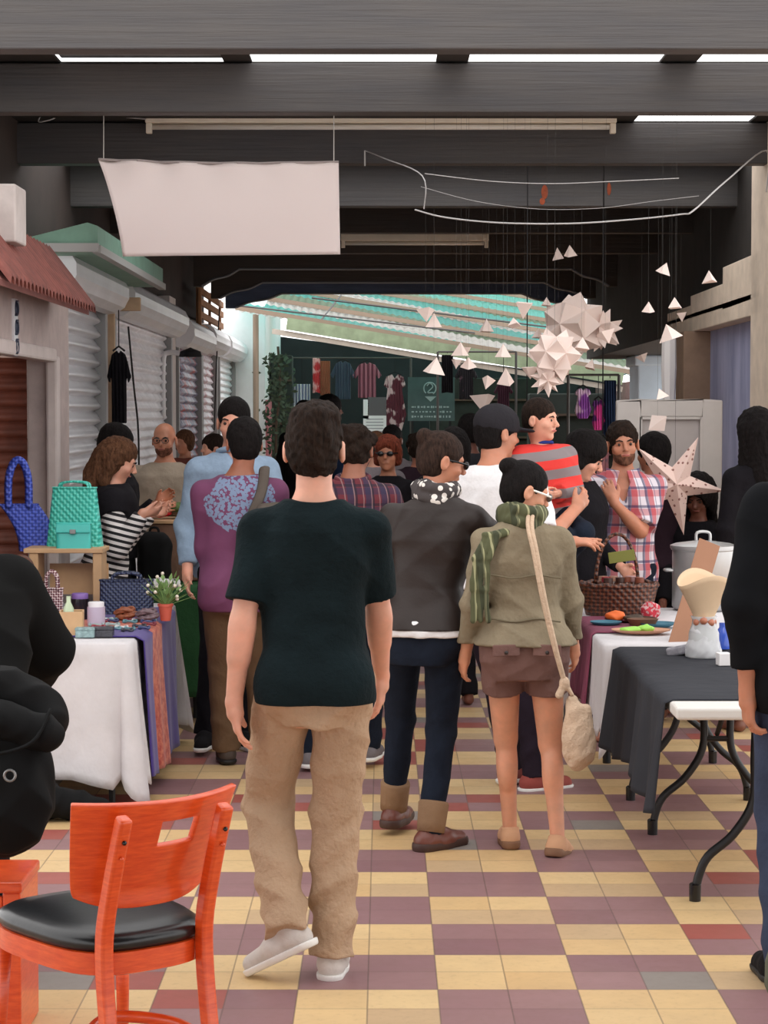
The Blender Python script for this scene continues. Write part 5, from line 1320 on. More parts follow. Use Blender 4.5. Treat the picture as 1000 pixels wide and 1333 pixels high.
# black backpack at the left edge and black bag on the floor
M_nyl = mat('black_nylon', (13, 13, 14), .75, spec=.15, bump=.3, bsc=20, var=.2)
bp = at(22, 1015, 5.75); root = empty('backpack', bp, 0, 'black backpack with a small round eyelet hanging at the left edge', 'backpack')
F = Field((-.24, -.16, -.3), (.2, .2, .3), .007)
F.add(ell((-.03, .02, -.02), (.135, .09, .20)), .02); F.add(ell((-.02, -.04, -.06), (.12, .06, .14)), .02); F.add(rc((-.12, .1, .26), (.04, .1, .16), .09, .09), .03); F.disp(folds(.006, 1.3)); F.mesh('pack_body', M_nyl, root)
F = Field((-.24, -.2, .05), (.24, .2, .34), .007); F.add(rc((-.15, -.02, .20), (.09, -.03, .13), .06, .05), .03); F.disp(folds(.006, 1.5)); F.mesh('top_flap', M_nyl, root)
b = MB(); b.tube([(-.0+.015*math.cos(a), -.108, .03+.015*math.sin(a)) for a in [2*math.pi*i/16 for i in range(16)]], .004, 6, closed=True); b.build('eyelet', mat('grey_metal', (130, 130, 130), .35, .7), root, smooth=True)
b = MB(); b.tube(smooth_path([(-.14, -.09, .12), (-.05, -.12, .09), (.06, -.1, .12), (.1, -.04, .2)], 5), .010, 6, flat=.5); b.build('strap', M_nyl, root, smooth=True)
b = MB(); b.box((-.05, -.125, .095), (.035, .012, .022)); b.build('buckle', mat('grey_metal'), root, bevel=.003)
fb = at(95, 1035, 9.05); F = Field((-.3, -.2, -.02), (.3, .2, .3), .009); F.add(rc((-.16, 0, .09), (.12, 0, .055), .09, .05), .03); F.disp(folds(.008, 1.4)); F.cut(lambda x, y, z: (-z+0*x*y).astype(np.float32))
o = F.mesh('floor_bag', M_nyl, None); o.location = (fb.x, 9.0, 0); tag(o, 'limp black bag on the floor in front of the white linen cloth', 'bag')
M_olbag = cloth('grey_green_bag', (96, 100, 86))
F = Field((-.2, -.15, -.02), (.2, .15, .5), .009); F.add(ell((0, 0, .20), (.13, .10, .20)), .02); F.disp(folds(.006, 1.2)); F.cut(lambda x, y, z: (-z+0*x*y).astype(np.float32))
o = F.mesh('sack', M_olbag, None); o.location = (1.20, 5.9, .12*0); tag(o, 'grey-green sack standing on the floor, cut off by the right edge', 'bag')
o.location = (1.185, 5.78, 0); 

# ---------------------------------------------------------------- wares on the left table
def weave(name, c1, c2, sc=42):
    def fn(t):
        v = t.coord(rot=(0, R(45), 0)); s = t.sep(v); a = t.stripe(s[0], sc, .5); b_ = t.stripe(s[2], sc, .5)
        x = t.mth('ABSOLUTE', t.mth('SUBTRACT', a, b_)); t.col(t.mix(x, lin(c1), lin(c2)))
        wv = t.mth('ADD', t.mth('SINE', t.mth('MULTIPLY', s[0], sc*6.28)), t.mth('SINE', t.mth('MULTIPLY', s[2], sc*6.28))); t.bump(wv, .5, .004)
    return mat(name, fn=fn, rough=.4)
def tote(name, loc, rz, w_, h_, d_, m, label, handle=.12, hm=None, top=1.0, clasp=False, curl=0, cat='bag', hr=.009):
    root = empty(name, loc, rz, label, cat)
    b = MB(); n = 40; rows = 12; vs = []
    for j in range(rows):
        t = j/(rows-1); ww = w_/2*(1-(1-top)*t); dd = d_/2*(1-.55*t)
        for i in range(n):
            a = 2*math.pi*i/n; e = 2/4.5; c_, s_ = math.cos(a), math.sin(a)
            vs.append((ww*math.copysign(abs(c_)**e, c_)+curl*t*t, dd*math.copysign(abs(s_)**e, s_), h_*t))
    b.add(vs, [tuple(range(n))[::-1], tuple((rows-1)*n+i for i in range(n))]+[(j*n+i, j*n+(i+1) % n, (j+1)*n+(i+1) % n, (j+1)*n+i) for j in range(rows-1) for i in range(n)])
    b.build('bag_body', m, root, smooth=True, auto=60)
    b = MB(); b.tube([(vs[(rows-1)*n+i][0], vs[(rows-1)*n+i][1], h_) for i in range(n)], .005, 6, closed=True); b.build('rim', hm or m, root, smooth=True)
    if handle:
        for q in (-1, 1):
            b = MB(); b.tube(smooth_path([(-w_*.26+curl, q*d_*.2, h_*.92), (-w_*.25+curl, q*d_*.2, h_+handle*.6), (-w_*.1+curl, q*d_*.2, h_+handle), (w_*.1+curl, q*d_*.2, h_+handle), (w_*.25+curl, q*d_*.2, h_+handle*.6), (w_*.26+curl, q*d_*.2, h_*.92)], 5), hr, 8)
            b.build('handle', hm or m, root, smooth=True)
    if clasp:
        b = MB(); b.box((curl*.8, -d_/2*.75, h_*.8), (w_*1.0, .012, h_*.36), rotm(0, -6)); fl = b.build('flap', m, root, bevel=.005)
        MB().box((curl*.8, -d_/2*.75-.012, h_*.68), (.03, .014, .022)).build('clasp', mat('grey_metal'), fl, bevel=.002)
    return root
TZ = ZT_+.012
stl = empty('display_riser', (at(87, 707, 10.75).x, 10.75, TZ), 0, 'small pale wooden riser carrying the turquoise bags on the left table', 'riser')
M_pw = mat('pale_riser_wood', (196, 158, 118), .6, var=.12)
rh = at(87, 712, 10.75).z-TZ
MB().box((0, 0, rh-.012), (.40, .26, .024)).build('shelf', M_pw, stl, bevel=.004)
for x in (-.15, .17): MB().box((x, -.02, (rh-.024)/2), (.045, .2, rh-.024)).build('support', M_pw, stl, bevel=.004)
MB().box((.05, .09, (rh-.024)/2), (.3, .02, rh*.5)).build('back_board', M_pw, stl)
sz = TZ+rh
def on(px, Y): return at(px, 600, Y).x
tote('woven_tote', (on(97, 10.82), 10.82, sz), R(-8), .29, .30, .11, weave('turquoise_weave', (44, 176, 158), (96, 206, 190)), 'large turquoise woven tote bag on the wooden riser', handle=.03, top=.78, hr=.006)
tote('handbag', (on(94, 10.62), 10.655, sz), 0, .175, .125, .06, mat('turquoise_vinyl', (70, 190, 180), .3), 'small turquoise clasp handbag in front of the large turquoise tote', handle=0, clasp=True)
tote('woven_tote', (on(48, 10.9), 10.93, sz-.03), R(14), .20, .24, .10, weave('royal_blue_weave', (40, 58, 150), (74, 96, 200)), 'royal blue woven tote with thick braided handles, leftmost on the riser', handle=.22, curl=-.10, hr=.019)
tote('basket_bag', (on(164, 10.45), 10.45, TZ), R(4), .265, .17, .13, weave('navy_weave', (30, 36, 58), (62, 72, 104), 55), 'navy woven basket bag with two handles on the white linen cloth', handle=.035, hr=.008)
tote('patterned_bag', (on(62, 10.2), 10.3, TZ), 0, .11, .14, .06, weave('maroon_white_weave', (110, 50, 60), (220, 200, 200), 60), 'small maroon and white checked bag left of the jars', handle=.08)
tote('leather_purse', (on(24, 10.1), 10.15, TZ), R(20), .20, .20, .10, mat('brown_mottled_leather', (84, 50, 36), .5, var=.5, vsc=18, bump=.4, bsc=20), 'brown mottled leather purse with looping handles near the left edge', handle=.10, hr=.011)
def jar(px, Y, r_, h_, m, lm, label, lid=.2, name='jar', cat='jar'):
    root = empty(name, (on(px, Y), Y, TZ), 0, label, cat)
    b = MB(); b.lathe([(r_*.95, 0), (r_, .01), (r_, h_*.8), (r_*.8, h_*(1-lid))], n=20); b.build('jar_body', m, root, smooth=True, auto=60)
    b = MB(); b.lathe([(r_*.88, h_*(1-lid)), (r_*.9, h_*.97), (r_*.8, h_)], n=20); b.build('lid', lm, root, smooth=True, auto=60); return root
jar(103, 10.15, .045, .13, mat('dark_glass', (30, 28, 34), .15), mat('lilac_lid', (122, 92, 160), .5), 'dark glass jar with a lilac lid on the left table')
jar(124, 9.85, .042, .115, mat('frosted_lilac', (196, 184, 204), .4), mat('white_plastic', (222, 218, 220), .5), 'pale lilac jar with a rounded white lid', lid=.45)
wb = empty('wooden_box', (on(92, 9.45), 9.45, TZ), R(6), 'open pale wooden box holding a bottle at the front of the left table', 'box')
for c_, d_ in (((0, -.06, .055), (.10, .008, .11)), ((0, .06, .055), (.10, .008, .11)), ((-.05, 0, .055), (.008, .12, .11)), ((.05, 0, .055), (.008, .12, .11)), ((0, 0, .004), (.1, .12, .008))):
    MB().box(c_, d_).build('side_panel' if c_[2] > .01 else 'base', M_pw, wb, bevel=.002)
b = MB(); b.lathe([(.022, .01), (.024, .12), (.01, .15), (.01, .175), (0, .176)], n=16); o = one(b, 'bottle', mat('pale_green_plastic', (190, 206, 176), .35), 'pale green bottle leaning in the open wooden box', 'bottle', (on(88, 9.45), 9.45, TZ+.0), smooth=True, auto=60)
for px, Y, c_, lab in ((110, 9.36, (132, 158, 160), 'small grey-blue beaded box at the front edge of the left table'), (134, 9.38, (58, 58, 66), 'small dark beaded box right of the grey-blue beaded box')):
    root = empty('trinket_box', (on(px, Y), Y, TZ), 0, lab, 'box'); m_ = mat('bead_%d' % px, c_, .4, bump=1, bsc=160, bd=.004, var=.3, vsc=60)
    MB().box((0, 0, .016), (.085, .06, .032)).build('box_body', m_, root, bevel=.004); MB().box((0, 0, .038), (.088, .063, .012)).build('lid', m_, root, bevel=.003)
random.seed(5)
bc = [(90, 130, 140), (60, 70, 110), (150, 170, 170), (120, 50, 60), (200, 200, 200), (60, 60, 70), (110, 150, 160), (150, 60, 70)]
for i in range(22):
    px = random.uniform(122, 196); Y = random.uniform(9.55, 10.1); r_ = random.uniform(.022, .034)
    b = MB(); b.tube([(r_*math.cos(a), r_*math.sin(a)*.9, .004*math.sin(3*a)) for a in [2*math.pi*k/18 for k in range(18)]], .006, 6, closed=True)
    one(b, 'bracelet', mat('bracelet_%d' % (i % 8), bc[i % 8], .4), 'small beaded bracelet lying on the purple runner', 'bracelet', (on(px, Y), Y, TZ+.012), group='beaded bracelets laid out on the runner', smooth=True)
for px, Y, c_, lab in ((164, 10.08, (140, 78, 50), 'pile of brown plaited leather bands in front of the navy basket bag'), (192, 10.0, (110, 90, 96), 'pile of patterned bands left of the potted plant')):
    b = MB()
    for k in range(7):
        r_ = .03+.006*(k % 3); b.tube([(r_*math.cos(a)+.012*(k % 4)-.02, r_*.6*math.sin(a), .012+.007*k+.006*math.sin(2*a+k)) for a in [2*math.pi*j/18 for j in range(18)]], .009, 6, closed=True)
    o = one(b, 'plaited_bands', mat('bands_%d' % px, c_, .5, var=.4, vsc=60), lab, 'bands', (on(px, Y), Y, TZ+.005), smooth=True, kind=None) if False else one(b, 'plaited_bands', mat('bands_%d' % px, c_, .5, var=.4, vsc=60), lab, 'bands', (on(px, Y), Y, TZ+.005), smooth=True)
    o['kind'] = 'stuff'
# potted plant
pp = empty('potted_plant', (on(214, 10.1), 10.12, TZ), 0, 'little flowering plant in an orange-pink pot at the corner of the left table', 'plant')
b = MB(); b.lathe([(.024, 0), (.034, .07), (.038, .07), (.038, .082), (.03, .082), (.0, .07)], n=20); b.build('pot', mat('coral_pot', (206, 96, 78), .6), pp, smooth=True, auto=50)
b = MB(); random.seed(3); fl = MB()
for i in range(60):
    a = random.uniform(0, 6.28); e = random.uniform(.2, 1.4); L = random.uniform(.05, .15); tip = Vector((L*math.cos(a)*math.cos(e)*1.1, L*math.sin(a)*math.cos(e), .08+L*math.sin(e)))
    d = (tip-Vector((0, 0, .07))).normalized(); sd = d.cross(Vector((0, 0, 1))).normalized()*.011
    b.tube([(0, 0, .07), tip], .0014, 4); b.add([tip-d*.02, tip+sd, tip+d*.025, tip-sd], [(0, 1, 2, 3)])
    if i % 4 == 0: fl.ball(tip+d*.02, .009, 6, 4)
b.build('leaves', mat('plant_leaf', (112, 142, 82), .6, var=.3, vsc=40), pp); o = fl.build('flowers', mat('pale_flower', (222, 212, 196), .7), pp, smooth=True); o['kind'] = 'stuff'
# ---------------------------------------------------------------- second stall on the left with heaped fabrics
table(-1.38, -1.0, 11.95, 13.3, .74, 'folding table under the green cloth behind the left table')
o = drape('tablecloth', -1.41, -.98, 11.9, 13.32, .75, lambda x, y, c: .60, cloth('green_cloth', (42, 78, 48)), flare=.05, wave=.012, seed=2); tag(o, 'dark green tablecloth on the stall behind the left table', 'tablecloth')
root = empty('display_box', (-1.21, 12.75, .756), 0, 'dark brown display box under the heaped fabrics', 'box'); MB().box((0, 0, .17), (.36, .5, .34)).build('box_body', cloth('brown_box_cloth', (110, 84, 70), bump=.5), root, bevel=.01); MB().box((0, 0, .35), (.40, .54, .02)).build('tray', M_pw, root, bevel=.004)
random.seed(9)
fc = [((196, 46, 54), 'red'), ((210, 120, 60), 'orange'), ((150, 140, 120), 'khaki'), ((90, 110, 70), 'moss green'), ((206, 200, 196), 'off white'), ((170, 40, 60), 'crimson'), ((60, 60, 70), 'charcoal')]
for i, (c_, nm) in enumerate(fc):
    x = -1.36+.05*i; y = 12.65+.05*(i % 3); z = 1.125+.03*(i % 2)
    F = Field((-.14, -.12, -.02), (.14, .12, .13), .008); F.add(ell((0, 0, .028), (.085, .07, .032)), .01); F.disp(folds(.006, 2.5, i)); F.cut(lambda X, Y, Z: (-Z+0*X*Y).astype(np.float32))
    o = F.mesh('folded_scarf', cloth('scarf_'+nm.replace(' ', '_'), c_, var=.35, vsc=30), None); o.location = (x, y, z); o.rotation_euler[2] = i; tag(o, 'crumpled %s scarf in the heap on the fabric stall' % nm, 'scarf')
b = MB(); F = Field((-.2, -.16, -.02), (.2, .16, .2), .008); F.add(rc((-.1, 0, .03), (.1, .02, .03), .03, .03), .02); F.add(rc((-.05, -.04, .03), (.08, .06, .02), .03, .03), .02); F.disp(folds(.008, 2.4)); F.cut(lambda X, Y, Z: (-Z+0*X*Y).astype(np.float32))
o = F.mesh('folded_scarf', mat('white_black_print', fn=lambda t: t.col(t.mix(t.ramp(t.voro(t.coord(), 40).outputs['Distance'], .3, .4), lin(30, 30, 34), lin(226, 224, 222)))), None); o.location = (on(205, 11.95), 11.9, .756); tag(o, 'black and white printed scarf on the dark green cloth', 'scarf')
root = empty('stand_in_bag', (on(204, 12.3), 12.15, .756), 0, 'black bag added as stand-in for a dark-clad figure at the fabric stall, right of the striped sweater', 'bag')  # bag shape added in place of a dark-clad crouching figure
F = Field((-.2, -.14, -.02), (.2, .14, .36), .009); F.add(rbox((0, 0, .15), (.10, .07, .16), .06), .02); F.disp(folds(.006)); F.cut(lambda X, Y, Z: (-Z+0*X*Y).astype(np.float32)); F.mesh('pack_body', M_nyl, root)
b = MB(); b.tube(smooth_path([(-.03, 0, .28), (-.02, 0, .33), (.02, 0, .33), (.03, 0, .28)], 4), .008, 6); b.build('handle', M_nyl, root, smooth=True)

# ---------------------------------------------------------------- wares on the right tables
def onr(px, Y): return at(px, 600, Y).x
M_wick = weave('brown_wicker', (54, 26, 18), (108, 60, 38), 38)
bk_ = empty('gift_basket', (onr(806, 10.45), 10.45, TZ), 0, 'brown wicker basket with an arched handle and a small olive tag, filled with wares', 'basket')
b = MB(); n = 36; vs = []
for j in range(9):
    t = j/8
    for i in range(n): a = 2*math.pi*i/n; vs.append(((.155+.035*t+.004*(i % 2))*math.cos(a), (.12+.03*t)*math.sin(a), .15*t))
b.add(vs, [tuple(range(n))[::-1]]+[(j*n+i, j*n+(i+1) % n, (j+1)*n+(i+1) % n, (j+1)*n+i) for j in range(8) for i in range(n)]); b.build('basket_body', M_wick, bk_, smooth=True, solid=.01)
b = MB(); b.tube([(.192*math.cos(a), .152*math.sin(a), .15+.004*math.sin(12*a)) for a in [2*math.pi*i/48 for i in range(48)]], .012, 8, closed=True); b.build('rim', M_wick, bk_, smooth=True)
b = MB(); b.tube(arc((-.01, -.02, .15), .105, 0, 180, 18, 'XZ', .25), .009, 8); b.build('handle', M_wick, bk_, smooth=True)
MB().box((.01, -.05, .29), (.13, .006, .055), rotm(0, 0, -8)).build('tag', mat('olive_tag', (112, 112, 44), .6), bk_, bevel=.002)
for i in range(9):
    a = i*2.4; r_ = .04+.10*((i*5) % 9)/9; c_ = [(120, 60, 40), (170, 130, 110), (60, 34, 26), (190, 150, 150), (150, 40, 50)][i % 5]
    nm = ['brown', 'tan', 'dark brown', 'dusty pink', 'red'][i % 5]
    root = empty('glass_jar', (onr(806, 10.45)+r_*math.cos(a), 10.45+r_*.7*math.sin(a), TZ+.02), 0, 'small jar with a %s lid standing among others in the wicker basket' % nm, 'jar', 'small jars with %s lids in the wicker basket' % nm)
    b = MB(); b.lathe([(.026, 0), (.028, .01), (.028, .12), (.02, .14)], n=14); b.build('jar_body', mat('jar_brown_glass', (96, 60, 46), .1), root, smooth=True, auto=60)
    b = MB(); b.lathe([(.023, .14), (.023, .165), (0, .167)], n=14); b.build('lid', mat('lid_%d' % (i % 5), c_, .4), root, smooth=True, auto=60)
def plate(px, Y, rx, m, label, name='plate', z=0, ry=None):
    b = MB(); b.lathe([(0, .004), (rx*.55, .004), (rx*.95, .016), (rx, .02), (rx*.97, .014), (rx*.6, 0), (0, 0)], n=32, sq=(ry or rx)/rx); return one(b, name, m, label, 'plate', (onr(px, Y), Y, TZ+z), smooth=True, auto=70)
M_terr = mat('terracotta_plate', (190, 140, 112), .6); M_bluep = mat('teal_blue_plate', (50, 104, 124), .5)
plate(822, 10.05, .125, mat('dark_brown_plate', (70, 40, 30), .4), 'dark brown plate of food in front of the wicker basket')
plate(790, 9.88, .075, M_bluep, 'teal blue plate at the left, under the dark brown plate'); plate(858, 9.82, .085, M_bluep, 'teal blue plate at the right of the green cakes')
plate(836, 9.52, .135, M_terr, 'terracotta oval plate holding the bright green cakes', ry=.09)
def lump(px, Y, r, m, label, cat, z=.02, name='food', grp=None, seed=1):
    F = Field(-V3(r)*1.3-.01, V3(r)*1.3+.01, .005); F.add(ell((0, 0, 0), r), .01); F.disp(folds(.004, 3, seed)); o = F.mesh(name, m, None); o.location = (onr(px, Y), Y, TZ+z+r[2]*.8); return tag(o, label, cat, grp)
lump(822, 9.5, (.05, .035, .016), mat('bright_green_icing', (150, 206, 86), .6), 'bright green cake at the left of the terracotta plate', 'cake', .006, 'green_cake')
lump(842, 9.54, (.045, .03, .018), mat('bright_green_icing'), 'bright green cake at the right of the terracotta plate', 'cake', .006, 'green_cake', seed=3)
lump(802, 10.05, (.05, .04, .028), mat('orange_food', (224, 104, 40), .6), 'bright orange food at the left of the dark brown plate', 'food', .004, 'orange_food')
lump(826, 10.02, (.05, .04, .02), mat('dark_food', (60, 44, 30), .6), 'dark olive food in the middle of the dark brown plate', 'food', .004, 'dark_food')
lump(848, 10.25, (.05, .035, .045), mat('red_pack', fn=lambda t: t.col(t.mix(t.ramp(t.noise(t.coord(), 60), .5, .55), lin(180, 40, 56), lin(190, 150, 150)))), 'red and white patterned pouch right of the wicker basket', 'pouch', 0, 'patterned_pouch')
root = empty('wooden_dish', (onr(838, 9.85), 9.85, TZ), 0, 'shallow brown wooden dish between the two teal blue plates', 'dish'); b = MB(); b.lathe([(0, .006), (.05, .008), (.07, .035), (.075, .035), (.055, 0), (0, 0)], n=24, sq=.7); b.build('bowl', mat('walnut', (104, 66, 44), .5), root, smooth=True, auto=60)
# aluminium pot
M_al = mat('dull_aluminium', (186, 186, 186), .38, .75, var=.08)
pot = empty('stock_pot', (onr(915, 10.75), 10.72, TZ), 0, 'big dull aluminium pot with a lid on the far right table', 'pot')
b = MB(); b.lathe([(.14, 0), (.155, .015), (.155, .30), (.163, .305), (.163, .315), (.15, .315)], n=40); b.build('pot_body', M_al, pot, smooth=True, auto=50)
b = MB(); b.lathe([(.166, .312), (.166, .326), (.14, .336), (.05, .348), (0, .35)], n=40); b.build('lid', M_al, pot, smooth=True, auto=40)
b = MB(); b.tube(smooth_path([(-.035, 0, .345), (-.03, 0, .39), (.03, 0, .39), (.035, 0, .345)], 4), .008, 8); b.build('lid_handle', M_al, pot, smooth=True)
for q in (-1, 1):
    b = MB(); b.tube(smooth_path([(q*.155, -.04, .2), (q*.19, -.03, .2), (q*.19, .03, .2), (q*.155, .04, .2)], 4), .007, 8); b.build('side_handle', M_al, pot, smooth=True)
b = MB(); b.tube(smooth_path([(-.02, -.153, .235), (-.015, -.18, .225), (.015, -.18, .225), (.02, -.153, .235)], 4), .006, 8); b.build('side_handle', M_al, pot, smooth=True)
# leaning cardboard
cb = at(898, 772, 9.3)
b = MB(); a0 = at(884, 842, 9.2); a1 = at(924, 706, 9.5)
b.bar(a0, a1, .10, .006, (0, 1, 0)); one(b, 'cardboard_sheet', mat('cardboard', (150, 108, 84), .9, var=.06), 'tall brown cardboard sheet leaning behind the paper cone', 'cardboard')
# glass jar with paper cone
jx, jY = onr(918, 8.62), 8.62
gj = empty('vase', (jx, jY, TZ-.005), 0, 'plastic wrapped glass vase standing on the black cloth', 'vase')
M_cel = mat('clear_cellophane', (225, 225, 228), .12, alpha=.55, bump=.5, bsc=18)
F = Field((-.13, -.12, -.02), (.13, .12, .22), .006); F.add(rc((0, 0, .03), (0, 0, .12), .075, .055), .02); F.disp(folds(.005, 3)); F.cut(lambda x, y, z: np.maximum(-z, z-.16+0*x*y).astype(np.float32)); F.mesh('wrapping', M_cel, gj)
b = MB(); b.lathe([(.062, 0), (.065, .01), (.062, .1), (.045, .15), (.055, .17)], n=24); b.build('glass_body', mat('pale_glass', (210, 212, 212), .15, alpha=.6), gj, smooth=True)
pc = empty('paper_cone', (jx, jY, TZ+.13), 0, 'cream paper cone flaring out of the plastic wrapped vase', 'paper')
def cone(u, v):
    a = 2*math.pi*u; r_ = .028+.072*v**1.2; hgt = .19*v*(1+.14*math.cos(2*a+2.6)+.05*math.sin(a)); return (r_*math.cos(a)*1.1, r_*math.sin(a), hgt)
b = MB(); b.grid(cone, 40, 10, closed_u=True); b.build('cone_sheet', mat('kraft_cream', (214, 186, 154), .85, var=.05), pc, smooth=True, solid=.002)
b = MB()
for k in range(7): a = k*.9; b.ball((.035*math.cos(a), .035*math.sin(a)-.01, .012+.008*(k % 2)), .017, 8, 6)
o = b.build('ribbon_ruffle', mat('ribbon_copper', (176, 110, 84), .4), pc, smooth=True)
root = empty('napkin_packet', (onr(890, 8.75), 8.72, TZ-.004), R(-35), 'grey printed packet lying left of the plastic wrapped vase', 'packet'); MB().box((0, 0, .02), (.12, .09, .04), rotm(0, 0, -14)).build('packet_body', mat('grey_print', (150, 148, 156), .4, var=.3, vsc=30), root, bevel=.01)
root = empty('paper_box', (onr(944, 8.35), 8.35, TZ-.005), R(8), 'tiny white paper box on the black cloth at the right', 'box'); MB().box((0, 0, .025), (.05, .05, .05)).build('box_body', mat('paper_white', (226, 222, 222), .7), root, bevel=.003)
b = MB(); b.lathe([(.03, 0), (.032, .07), (.016, .09), (.016, .11)], n=16); one(b, 'bottle', mat('blue_glass', (60, 90, 190), .15), 'small cobalt blue bottle behind the plastic wrapped vase', 'bottle', (onr(943, 8.9), 8.9, TZ+.0), smooth=True, auto=60)
# ---------------------------------------------------------------- five pointed perforated star lantern
def perf(t):
    v = t.coord(); n = t.voro(v, 34).outputs['Distance']; t.col(t.mix(t.mth('LESS_THAN', n, .26), lin(224, 196, 186), lin(140, 96, 88)))
sl = empty('star_lantern', at(879, 630, 11.76), 0, 'big five pointed pink paper star lantern with punched dots beside the vendor', 'lantern')
b = MB(); vs = [(0, -.07, 0), (0, .07, 0)]; Rr_, rr_ = .29, .095
for k in range(10):
    a = R(64+36*k); r_ = Rr_ if k % 2 == 0 else rr_; vs.append((r_*math.cos(a), 0, r_*math.sin(a)))
b.add(vs, [(0, 2+k, 2+(k+1) % 10) for k in range(10)]+[(1, 2+(k+1) % 10, 2+k) for k in range(10)]); b.build('paper', mat('perforated_pink_paper', fn=perf, rough=.8), sl)
MB().tube([(0, 0, .08), (0, 0, 3.5-at(879, 630, 11.76).z)], .0008, 4).build('thread', M_thr, sl)
root = empty('folded_card', at(856, 553, 12.0), 0, 'folded white paper piece hanging in front of the white partition', 'ornament'); b = MB(); b.add([(-.05, 0, -.03), (.04, 0, -.035), (.05, -.02, .05), (-.03, .02, .055)], [(0, 1, 2, 3)]); b.build('paper', M_paper, root, solid=.003); MB().tube([(0, 0, .05), (0, 0, 3.5-at(856, 553, 12.0).z)], .0005, 4).build('thread', M_thr, root)
# ---------------------------------------------------------------- garments and stall clutter
def garment(px0, px1, py0, py1, Y, m, label, kind='shirt', cat='garment', name=None, hang=.12, rail=0):
    a = at(px0, py0, Y); c = at(px1, py1, Y); W = abs(c.x-a.x); H = a.z-c.z; cx = (a.x+c.x)/2
    root = empty(name or 'hanging_'+('cloth' if kind == 'panel' else kind), (cx, Y, a.z), 0, label, cat)
    if rail: hang = at((px0+px1)/2, rail, Y).z-a.z
    if hang == 'roof': hang = 3.5-a.z
    w2 = W/2
    if kind == 'shirt': poly = [(-.15, 0), (-.55, -.06), (-1, -.36), (-.78, -.46), (-.6, -.32), (-.62, -1), (.62, -1), (.6, -.32), (.78, -.46), (1, -.36), (.55, -.06), (.15, 0), (0, -.05)]
    elif kind == 'dress': poly = [(-.2, 0), (-.6, -.05), (-.75, -.2), (-.5, -.25), (-.6, -.5), (-.75, -.75), (-.45, -1), (.45, -1), (.8, -.7), (.6, -.45), (.5, -.25), (.75, -.2), (.6, -.05), (.2, 0), (0, -.08)]
    else: poly = [(-1, 0), (-1, -.5), (-1, -1), (0, -.97), (1, -1), (1, -.5), (1, 0), (0, 0)]
    F = Field((-w2-.05, -.08, -H-.04), (w2+.05, .08, .04), max(.008, W/60))
    P_ = np.array([(x*w2, z*H) for x, z in poly])
    def sd(x, y, z):
        X, Z = np.broadcast_arrays(x, z); X = X[:, 0, :].astype(float); Z = Z[:, 0, :].astype(float)
        d = np.full(X.shape, 1e9); s_ = np.ones(X.shape)
        n = len(P_)
        for i in range(n):
            j = (i-1) % n; e = P_[j]-P_[i]; wx, wz = X-P_[i][0], Z-P_[i][1]
            t = np.clip((wx*e[0]+wz*e[1])/(e@e), 0, 1); d = np.minimum(d, (wx-e[0]*t)**2+(wz-e[1]*t)**2)
            c1 = Z >= P_[i][1]; c2 = Z < P_[j][1]; c3 = e[0]*wz > e[1]*wx
            s_ = np.where((c1 & c2 & c3) | (~c1 & ~c2 & ~c3), -s_, s_)
        d2 = (np.sqrt(d)*s_)[:, None, :]
        th = .022+.012*np.sin(x*60/max(W, .3)*1.2+z*4)
        return (np.maximum(d2, np.abs(y-.012*np.sin(x*38+3*z))-th)).astype(np.float32)
    F.add(((-w2-.04, -.07, -H-.03), (w2+.04, .07, .03), sd), .004)
    F.mesh('fabric', m, root)
    if kind != 'panel':
        b = MB(); b.tube([(-w2*.5, 0, -.01*H), (0, 0, .03), (w2*.5, 0, -.01*H)], .008, 5); b.build('hanger', M_dark, root)
    if hang: MB().tube([(0, 0, .02), (0, 0, hang)], .004, 4).build('hook', M_dark, root)
    return root
def vstripes(name, c1, c2, f=20, ax=0, d=.5):
    return mat(name, fn=lambda t: t.col(t.mix(t.stripe(t.sep(t.coord())[ax], f, d), lin(c1), lin(c2))), rough=.9)
def blotch(name, c1, c2, sc=8, lo=.45, hi=.55):
    return mat(name, fn=lambda t: t.col(t.mix(t.ramp(t.noise(t.coord(), sc, 2), lo, hi), lin(c1), lin(c2))), rough=.9)
# black t-shirt on the shutter post
garment(139, 171, 456, 551, 15.7, cloth('black_jersey'), 'black t-shirt hanging from the bracket against the metal shutters', 'shirt', hang=.3)
YB = 31.0
garment(430, 463, 470, 520, YB, vstripes('slate_stripe', (70, 84, 100), (56, 70, 88), 24), 'slate blue hanging shirt, leftmost of the far hanging clothes', 'shirt', rail=466)
garment(459, 497, 472, 518, YB, vstripes('pink_stripe', (176, 116, 132), (110, 60, 76), 16), 'pink striped blouse hanging right of the slate blue shirt', 'shirt', rail=466)
garment(495, 533, 487, 562, YB, blotch('maroon_white_print', (98, 44, 58), (214, 188, 192), 6, .52, .58), 'maroon and white printed dress hanging left of the green sign', 'dress', rail=466)
garment(407, 417, 466, 512, YB, blotch('red_print', (196, 60, 66), (226, 180, 180), 8), 'narrow red printed scarf hanging in the far stalls', 'panel', rail=466)
garment(417, 430, 470, 515, YB, cloth('rust_scarf', (150, 96, 74)), 'narrow rust brown scarf hanging left of the slate blue shirt', 'panel', rail=466)
garment(382, 404, 500, 530, YB, vstripes('blue_white_stripe', (210, 214, 222), (120, 130, 160), 22), 'blue and white striped cloth hanging low in the far stall', 'panel', rail=466)
garment(575, 590, 462, 512, 27.4, cloth('black_jersey'), 'long black garment hanging right of the green sign', 'panel', rail=458)
garment(592, 622, 474, 520, 27.4, blotch('dark_floral', (30, 28, 34), (110, 84, 96), 9, .6, .66), 'dark flowered top hanging in the shadow right of the green sign', 'shirt', rail=458)
garment(643, 668, 498, 532, 27.4, cloth('plum_jersey', (66, 40, 52)), 'plum hanging top between the far stalls', 'shirt', rail=458)
